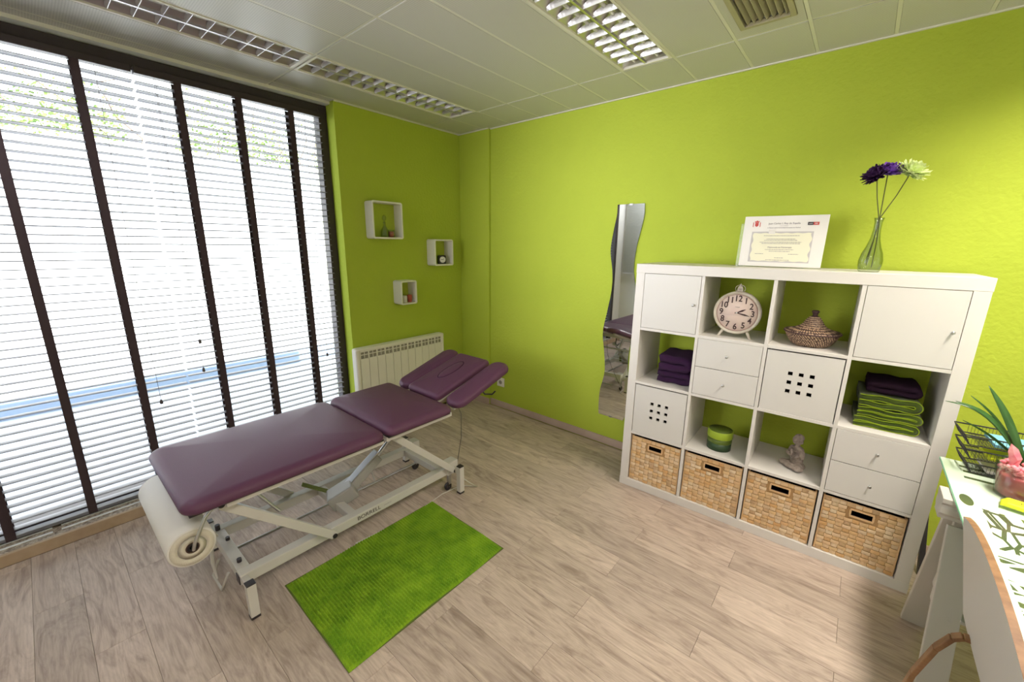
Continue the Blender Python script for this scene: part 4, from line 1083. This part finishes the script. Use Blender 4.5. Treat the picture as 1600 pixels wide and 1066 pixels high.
# legs outside of the rails
for s_, xr in ((1, RXn), (-1, RXf)):
    for y in (-2.462, -1.252):
        xl = xr + s_ * .095
        top = .188 if y > -2 else .168
        lg = P(MB().box(xl - .018, xl + .018, y - .018, y + .018, .012, top), 'leg', m_frame, .002)
        P(MB().box(xl - .0185, xl + .0185, y - .0185, y + .0185, 0, .012), 'foot_cap', m_black, .002, parent=lg)
        P(MB().box(xl - .0182, xl + .0182, y - .0182, y + .0182, top, top + .006), 'top_cap', m_black, .002, parent=lg)
        a, b = sorted((xr + s_ * .025, xl - s_ * .018))
        P(MB().box(a, b, y - .014, y + .014, RZ - .010, RZ + .018), 'leg_sleeve', m_frame, .002)
# lift arms
for s_, xa in ((1, 1.240), (-1, .740)):
    for (y0, y1) in ((-2.505, -2.070), (-1.700, -1.262)):
        a = P(MB().beam((xa, y0, .556), (xa, y1, .147), .024, .040), 'lift_arm', m_frame, .003)
        for (yy, zz_) in ((y0, .556), (y1, .147)):
            P(MB().cyl((xa - .016, yy, zz_), (xa + .016, yy, zz_), .012, 16), 'pivot_bolt', m_black, parent=a)
for y in (-2.505, -1.700):
    P(MB().cyl((.728, y, .563), (1.252, y, .563), .010, 14), 'torsion_bar', m_frame)
# actuator
P(MB().beam((1.0, -1.885, .185), (1.0, -1.66, .330), .060, .060), 'actuator_body', m_grey, .008)
P(MB().beam((.965, -1.955, .150), (1.02, -1.83, .215), .125, .085), 'motor_housing', m_grey, .010)
P(MB().beam((1.0, -1.865, .232), (1.0, -1.665, .362), .050, .012), 'actuator_top_plate', m_steel, .002)
P(MB().cyl((1.0, -1.66, .330), (1.0, -1.49, .470), .011, 14), 'actuator_rod', m_steel)
P(MB().cyl((.98, -1.49, .470), (1.02, -1.49, .470), .020, 14).beam((1.0, -1.49, .47), (1.0, -1.56, .44), .03, .02), 'rod_eye', m_frame)
P(MB().cyl((.75, -1.53, .40), (1.23, -1.53, .40), .010, 12), 'lift_cross_shaft', m_frame)
P(MB().beam((.82, -2.04, .24), (.90, -1.90, .15), .030, .008), 'olive_link_arm', m_olive)  # short actuator link arm, coloured olive all over
P(MB().cyl((.86, -2.30, .36), (.92, -2.20, .20), .008, 12), 'height_lever', m_steel)
P(MB().cyl((.853, -2.315, .378), (.862, -2.297, .356), .0095, 12), 'lever_grip', m_black)
# castors
for x, y in ((1.205, -1.275), (.835, -1.262)):
    P(MB().box(x - .010, x + .010, y - .012, y + .012, .040, RZ - .02), 'castor_fork', m_steel, .002)
    P(MB().lathe([(.006, -.009), (.024, -.009), (.027, -.006), (.027, .006), (.024, .009), (.006, .009)], 20, (x, y - .012, .027), axis='X'), 'castor_wheel', m_black)
# foot switch bar around the base
P(MB().tube([(1.12, -1.24, .055), (.845, -1.24, .055), (.845, -2.42, .055), (1.12, -2.42, .055)], .007, 10), 'foot_switch_bar', m_steel)
for x, y in ((.845, -1.6), (.845, -2.2)):
    P(MB().beam((x, y, .058), (x + (-.05 if x < 1 else .02), y, .125), .012, .004, up=(0, 1, 0)), 'bar_hanger', m_frame)
# pads adjusters at the foot end and the loop handle
P(MB().cyl((.80, -2.45, .172), (.80, -2.45, .20), .011, 14).cyl((.92, -2.44, .172), (.92, -2.44, .188), .009, 14).cyl((1.12, -2.45, .172), (1.12, -2.45, .188), .010, 14), 'adjuster_knob', m_black)
P(MB().tube([(.88, -2.47, .19), (.87, -2.49, .235), (.90, -2.50, .20), (.965, -2.52, .12), (1.005, -2.52, .055)], [.005, .006, .007, .008, .004], 8), 'white_strap', m_frame)
P(MB().tube([(.93, -2.49, .10), (.93, -2.52, .03), (1.06, -2.52, .03), (1.06, -2.485, .10)], .006, 8), 'step_loop', m_frame)
# lettering on the near rail
text('BORRELL', .030, m_ink, tb, (RXn + rw / 2 + .0006 - 1.0, -1.860 + 1.9, RZ + .001), (PI / 2, 0, PI / 2), .0003, 'lettering', sx=1.15)
text('medical', .014, m_ink_soft, tb, (RXn + rw / 2 + .0006 - 1.0, -1.745 + 1.9, RZ + .001), (PI / 2, 0, PI / 2), .0003, 'lettering', sx=1.1)
# paper roll holder
P(MB().tube([(1.285, -2.52, .595), (1.300, -2.57, .560), (1.300, -2.615, .470), (1.293, -2.62, .443)], .006, 10).tube([(.71, -2.52, .595), (.70, -2.57, .560), (.70, -2.615, .470), (.71, -2.62, .443)], .006, 10).cyl((1.296, -2.62, .443), (.704, -2.62, .443), .0055, 10), 'roll_holder', m_steel)
P(MB().box(1.27, 1.31, -2.535, -2.50, .585, .600), 'holder_bracket', m_black, .002)
# cable
P(MB().tube([(1.215, -1.95, .006), (1.24, -1.75, .006), (1.245, -1.55, .006), (1.22, -1.35, .006), (1.24, -1.2, .006), (1.33, -1.14, .006), (1.34, -1.22, .08), (1.25, -1.25, .12)], .003, 6), 'power_cable', m_frame)
P(MB().tube([(1.21, -1.22, .10), (1.16, -1.12, .30), (1.12, -1.08, .45), (1.08, -1.12, .60)], .0025, 6), 'hand_switch_cable', m_cord)

pr = thing('paper_roll', 'thick white paper couch roll hanging under the foot end of the table', 'paper roll', (.99, -2.62, .443))
MB().lathe([(.020, -.285), (.074, -.285), (.078, -.282), (.078, .282), (.074, .285), (.020, .285)], 40, axis='X').build('paper', m_paper, pr)
MB().lathe([(.046, .2852), (.071, .2852), (.071, .2862), (.046, .2862)], 40, axis='X').build('roll_end', m_paper_end, pr)
MB().lathe([(.020, .2858), (.043, .2858), (.045, .2862), (.020, .2872)], 32, axis='X').build('roll_end_inner', m_paper_end, pr)
MB().lathe([(.0185, -.287), (.022, -.287), (.022, .2885), (.0185, .2885)], 24, axis='X').build('core', m_card, pr)
MB().lathe([(.008, .283), (.0185, .283), (.0185, .286), (.008, .286)], 24, axis='X').build('core_plug', m_black, pr)

# ================================================================== DESK SIDE
DX0, DY0, DZ = 3.442, -.500, .75
dk = thing('glass_desk_top', 'printed frosted glass desk top resting on white trestles', 'desk', (DX0, DY0, DZ))
MB().box(0, .73, -2.0, 0, -.010, -.001).build('glass_pane', m_desk_edge, dk, bevel=.001)
MB().box(.002, .728, -1.998, -.002, -.001, 0).build('printed_surface', m_desk, dk)
def trestle(y, label):
    t = thing('trestle', label, 'trestle', (DX0 + .36, y, 0), 0, 'white wooden desk trestles')
    # profiled top bar along x
    prof = [(-.055, .739), (.055, .739), (.055, .722), (.045, .712), (.050, .700), (.050, .680), (.038, .668), (.038, .655), (-.038, .655), (-.038, .668), (-.050, .680), (-.050, .700), (-.045, .712), (-.055, .722)]
    MB().prism([(a, b) for a, b in prof], -.385, .385, axis='X').build('top_bar', m_trestle, t, bevel=.002)
    for sx in (-1, 1):
        x = sx * .300
        # telescopic inner post panel
        MB().box(x - .036, x + .036, -.012, .012, .30, .655).build('post', m_trestle, t, bevel=.002)
        for sy in (-1, 1):
            mb = MB().beam((x + sx * .019, sy * .245, .0), (x + sx * .019, sy * .040, .64), .075, .026, up=(0, 1, 0)); mb.v = [(a, b, max(c, 0)) for a, b, c in mb.v]
            mb.build('leg', m_trestle, t, bevel=.002)
        MB().box(x - .016, x - .004, -.15, .15, .285, .345).build('cross_brace', m_trestle, t, bevel=.002)
    for k in range(5):
        yy = -.13 + k * .065
        MB().box(-.285, .285, yy - .024, yy + .024, .347, .360).build('shelf_slat', m_trestle, t, bevel=.002)
    return t
trestle(-.835, 'white wooden trestle holding the far end of the glass desk')
trestle(-2.22, 'white wooden trestle under the near end of the glass desk, outside the picture')

t = thing('storage_case', 'small black case on the slatted trestle shelf under the desk', 'case', (3.70, -.80, .3605))
MB().box(-.12, .12, -.10, .10, 0, .09).build('case_body', m_black, t, bevel=.008)
MB().tube([(-.04, -.03, .09), (-.04, -.03, .11), (.04, -.03, .11), (.04, -.03, .09)], .004, 8).build('case_handle', m_black, t)
t = thing('black_cable_duct', 'thin black strip standing against the wall behind the shelving', 'cable duct', (3.535, -.15, 0))
MB().beam((0, -.06, .0), (-.03, .12, .42), .022, .022).build('duct_body', m_black, t, bevel=.002)

# letter tray
lt = thing('letter_tray', 'black wire mesh three-tier letter tray on the far desk corner', 'letter tray', (3.63, -.60, DZ), math.radians(4))
for k in range(3):
    z = .004 + k * .055; w2, l2 = .115, .15; fr = MB()
    sh_ = -.012 * k
    pts_b = [(-w2 + sh_, 0, z), (w2, 0, z), (w2, l2, z), (-w2 + sh_, l2, z)]
    pts_t = [(-w2 - .018 + sh_, 0, z + .036), (w2, 0, z + .036), (w2, l2, z + .036), (-w2 - .018 + sh_, l2, z + .036)]
    fr.tube(pts_b + [pts_b[0]], .0022, 6).tube(pts_t + [pts_t[0]], .0030, 6)
    for a, b in zip(pts_b, pts_t): fr.tube([a, b], .002, 6)
    tr = fr.build('tray_rim', m_mesh, lt)
    ms = MB()
    for q in range(1, 24):
        x = -w2 + 2 * w2 * q / 24; ms.box(x - .0005, x + .0005, 0, l2, z - .0005, z + .0005)
    for q in range(1, 16):
        yy = l2 * q / 16; ms.box(-w2, w2, yy - .0005, yy + .0005, z - .0005, z + .0005)
    for q in range(0, 24):
        x = -w2 + 2 * w2 * q / 24
        for yy in (0, l2): ms.box(x - .0005, x + .0005, yy - .0005, yy + .0005, z, z + .035)
    for q in range(0, 16):
        yy = l2 * q / 16
        for s_ in (-1,): ms.beam((-w2 + sh_, yy, z), (-w2 - .018 + sh_, yy, z + .036), .001, .001)
    ms.build('wire_mesh', m_mesh, tr, kind='stuff')
MB().tube([(.112, .0, 0), (.112, .0, .16)], .003, 6).tube([(.112, .15, 0), (.112, .15, .16)], .003, 6).build('upright', m_mesh, lt)
def leaflet(label, z, m, x=0., y=-.6, h=.006, rz_=.06, w=.18, d=.13):
    t = thing('leaflet_pile', label, 'leaflets', (3.64 + x, -.525 + y * 0, z), rz_, 'leaflets in the letter tray')
    MB().box(-w / 2, w / 2, -d / 2 + .005, d / 2 + .005, 0, h).build('cards', m, t, bevel=.001)
leaflet('yellow card leaflets in the middle tier of the letter tray', DZ + .0620, m_yellow, h=.010)
leaflet('blue and white leaflets in the top tier of the letter tray', DZ + .1170, m_blue, h=.012, x=.004)
leaflet('white papers in the bottom tier of the letter tray', DZ + .0070, m_paper_w, h=.010, x=.004)

# glass pot with crimson gel and strap-leaved plant
PX, PY = 3.612, -.735
pt = thing('glass_plant_pot', 'clear glass pot of crimson gel on the desk', 'plant pot', (PX, PY, DZ))
MB().lathe([(.001, 0), (.056, 0), (.058, .004), (.074, .125), (.0715, .125), (.0555, .010), (.001, .008)], 40).build('glass', m_acrylic, pt)
MB().lathe([(.001, .0095), (.0548, .0105), (.0635, .080), (.061, .087), (.001, .090)], 40).build('gel', m_pinkgel, pt)
rr = random.Random(4); pk = MB()
for k in range(120):
    a = rr.uniform(0, 2 * PI); q = .052 * math.sqrt(rr.random()); c = (q * math.cos(a) * 1.15, q * math.sin(a) * 1.15, .090 + rr.uniform(0, .030)); s_ = rr.uniform(.005, .010)
    pk.lathe([(.0005, -s_), (s_ * .8, -s_ * .5), (s_, 0), (s_ * .8, s_ * .5), (.0005, s_)], 6, c)
pk.build('pink_gel_beads', m_pink, pt, kind='stuff')
pl = thing('strap_leaf_plant', 'green plant with long arching strap leaves growing from the glass pot', 'plant', (3.617, -.695, DZ + .100))
def leaf(tip, w, bend, th=0.0012, base=(0, 0, 0)):
    b = Vector(base); tip = Vector(tip); side = (tip - b).cross(Vector((.25, -.75, .60))).normalized(); n = 14; v = []
    for k in range(n + 1):
        u = k / n; p = b.lerp(tip, u) + Vector((0, 0, bend * math.sin(PI * min(u, 1)) )) 
        ww = w * (math.sin(PI * min(1, .16 + .84 * u)) ** .8 if u < 1 else 0) + .0006
        v += [p - side * ww, p + Vector((0, 0, -ww * .35)), p + side * ww]
    f = []
    for k in range(n): f += [(3 * k, 3 * k + 1, 3 * k + 4, 3 * k + 3), (3 * k + 1, 3 * k + 2, 3 * k + 5, 3 * k + 4)]
    o = MB().add(v, f, True).build('leaf', m_leaf, pl); s_ = o.modifiers.new('solid', 'SOLIDIFY'); s_.thickness = th
for tip, w, bd in (((-.134, .015, .270), .0125, .022), ((-.205, .0, .197), .0085, .050), ((-.226, .03, .183), .0060, .060), ((-.163, .05, .215), .0045, .030), ((-.171, .02, .124), .0040, .018), ((-.04, .06, .34), .0045, .02), ((.10, .06, .30), .013, .04), ((.16, -.04, .22), .011, .05), ((.05, -.10, .26), .010, .05)):
    leaf(tip, w, bd)
MB().tube([(0, 0, -.01), (0, 0, .02), (.002, 0, .06)], [.016, .014, .008], 10).build('stalk', m_leaf, pl)
fl_ = thing('pink_ornament', 'small pink petal ornament on a stick standing in the gel of the glass pot', 'ornament', (PX - .030, PY - .01, DZ + .11))
MB().add([(-.010, 0, 0), (.006, .002, 0), (.012, .004, .035), (-.004, .0, .068), (-.024, -.004, .085), (-.026, -.003, .055), (.0, -.006, .03), (-.012, -.008, .05)], [(0, 1, 2, 6), (6, 2, 3, 7), (7, 3, 4, 5), (0, 6, 7, 5)]).build('petal', m_pink, fl_)
fl_.children[0].modifiers.new('solid', 'SOLIDIFY').thickness = .003
MB().cyl((.030, 0, -.02), (.030, 0, .04), .002, 8).build('stick', m_pink, fl_)

yb = thing('marker_pack', 'yellow green marker pack lying on the desk in front of the glass pot', 'marker pack', (3.625, -.855, DZ), math.radians(-12))
MB().box(-.075, .13, -.030, .035, .0, .014).build('clear_tray', m_acrylic, yb, bevel=.003)
MB().prism([(-.075, .010), (-.060, .026), (.13, .026), (.13, .010)], -.026, .028, axis='Y').build('pack_lid', m_yellow, yb, bevel=.003)
text('T', .016, m_ink, yb, (-.030, 0, .0265), (0, 0, 0), .0003, 'lettering'); 
MB().box(.0, .05, -.003, .003, .026, .0263).build('lettering_line', m_ink, yb)

# chair: bent plywood shell, seen from behind
ch = thing('plywood_chair', 'white laminate chair with bare plywood edge pulled up to the desk', 'chair', (3.62, -1.62, 0))
def shell(rows, m, th, name, parent=ch):
    n = 16; v = []
    for (x, z, hw, bow, yc) in rows:
        for k in range(n + 1):
            u = -1 + 2 * k / n; v.append((x - 3.62 + bow * u * u, yc + hw * u + 1.62, z))
    f = [(j * (n + 1) + k, j * (n + 1) + k + 1, (j + 1) * (n + 1) + k + 1, (j + 1) * (n + 1) + k) for j in range(len(rows) - 1) for k in range(n)]
    o = MB().add(v, f, True).build(name, m, parent); return o
def bent_shell():
    """one bent laminate sheet: arched reclined back that curves over into the seat"""
    prof = []                                        # (x, z) of the centre line from the top edge down into the seat
    for k in range(13): z = .938 - (.938 - .60) * k / 12; prof.append((3.377 + .183 * (.938 - z), z))
    for x, z in ((3.452, .560), (3.472, .515), (3.500, .478), (3.540, .455), (3.600, .444), (3.680, .440), (3.760, .440), (3.830, .436), (3.850, .428)): prof.append((x, z))
    yc, n = -1.600, 24; out, inn = [], []; w = n + 1
    for j, (x, z) in enumerate(prof):
        a, c = prof[max(j - 1, 0)], prof[min(j + 1, len(prof) - 1)]
        d = Vector((c[0] - a[0], 0, c[1] - a[1])).normalized(); nn = Vector((-d.z, 0, d.x))
        if nn.x < 0 and j < 14: nn = -nn
        nn = Vector((abs(nn.x), 0, abs(nn.z)))
        for k in range(w):
            u = -1 + 2 * k / n
            dz = -.052 * abs(u) ** 2.2 * max(0, 1 - j / 12)
            hw = .292 if j < 12 else .292 - .06 * min(1, (j - 12) / 5)
            p = Vector((x - .183 * dz - 3.62, yc + hw * u + 1.62, z + dz)); out.append(p); inn.append(p + nn * .013)
    mr = len(prof) - 1
    F1 = [(j * w + k, (j + 1) * w + k, (j + 1) * w + k + 1, j * w + k + 1) for j in range(mr) for k in range(n)]
    MB().add(out, [f[::-1] for f in F1], True).build('shell_back_face', m_chair, ch)
    MB().add(inn, F1, True).build('shell_front_face', m_chair, ch)
    bd = [j * w for j in range(mr, -1, -1)] + list(range(1, n + 1)) + [j * w + n for j in range(1, mr + 1)] + [mr * w + k for k in range(n - 1, -1, -1)]
    v = [out[i] for i in bd] + [inn[i] for i in bd]; m_ = len(bd)
    MB().add(v, [(i, i + 1, m_ + i + 1, m_ + i) for i in range(m_ - 1)], True).build('plywood_edge', m_ply, ch)
bent_shell()
for sy in (-1, 1):
    yy = sy * .19 + (.02 if sy > 0 else 0)
    pts = [(-.165, yy, .600), (-.192, yy, .598), (-.210, yy, .582), (-.232, yy, .53), (-.258, yy, .42), (-.288, yy, .20), (-.308, yy, .0)]
    mb = MB()
    for a, b in zip(pts, pts[1:]): mb.beam(a, b, .022, .012, up=(1, 0, 0))
    mb.v = [(a, b, max(0, c)) for a, b, c in mb.v]
    mb.build('leg', m_ply, ch, bevel=.002)
    MB().beam((.19, yy, .425), (.23, yy, 0), .036, .018, up=(1, 0, 0)).build('leg', m_ply, ch, bevel=.002)

# ================================================================== FRONT WALL (seen in the mirror)
iw = empty_root('window_2', loc=(1.27, YF, 1.13))
MB().box(-1.24, 1.24, 0, .03, 0, 1.35).build('window_frame', m_lacq, iw)
MB().box(-1.21, 1.21, .03, .034, .03, 1.32).build('pane', m_blindgrey, iw)
pb = thing('partition_blind', 'closed pale grey blind on the partition window seen in the mirror', 'blind', (.56, YF + .045, 2.48))
me = MB().beam((-.52, 0, 0), (.52, 0, 0), .004, .026, up=(0, .35, 1)).mesh('slat', m_blindgrey)
for k in range(58): inst('slat', me, pb, (0, .0, -.02 - .0225 * k))
MB().box(-.53, .53, -.012, .012, -1.345, -1.325).build('bottom_rail', m_lacq, pb)
MB().box(-.53, .53, -.014, .014, -.010, .02).build('headrail', m_lacq, pb)
bpy.context.view_layer.update()
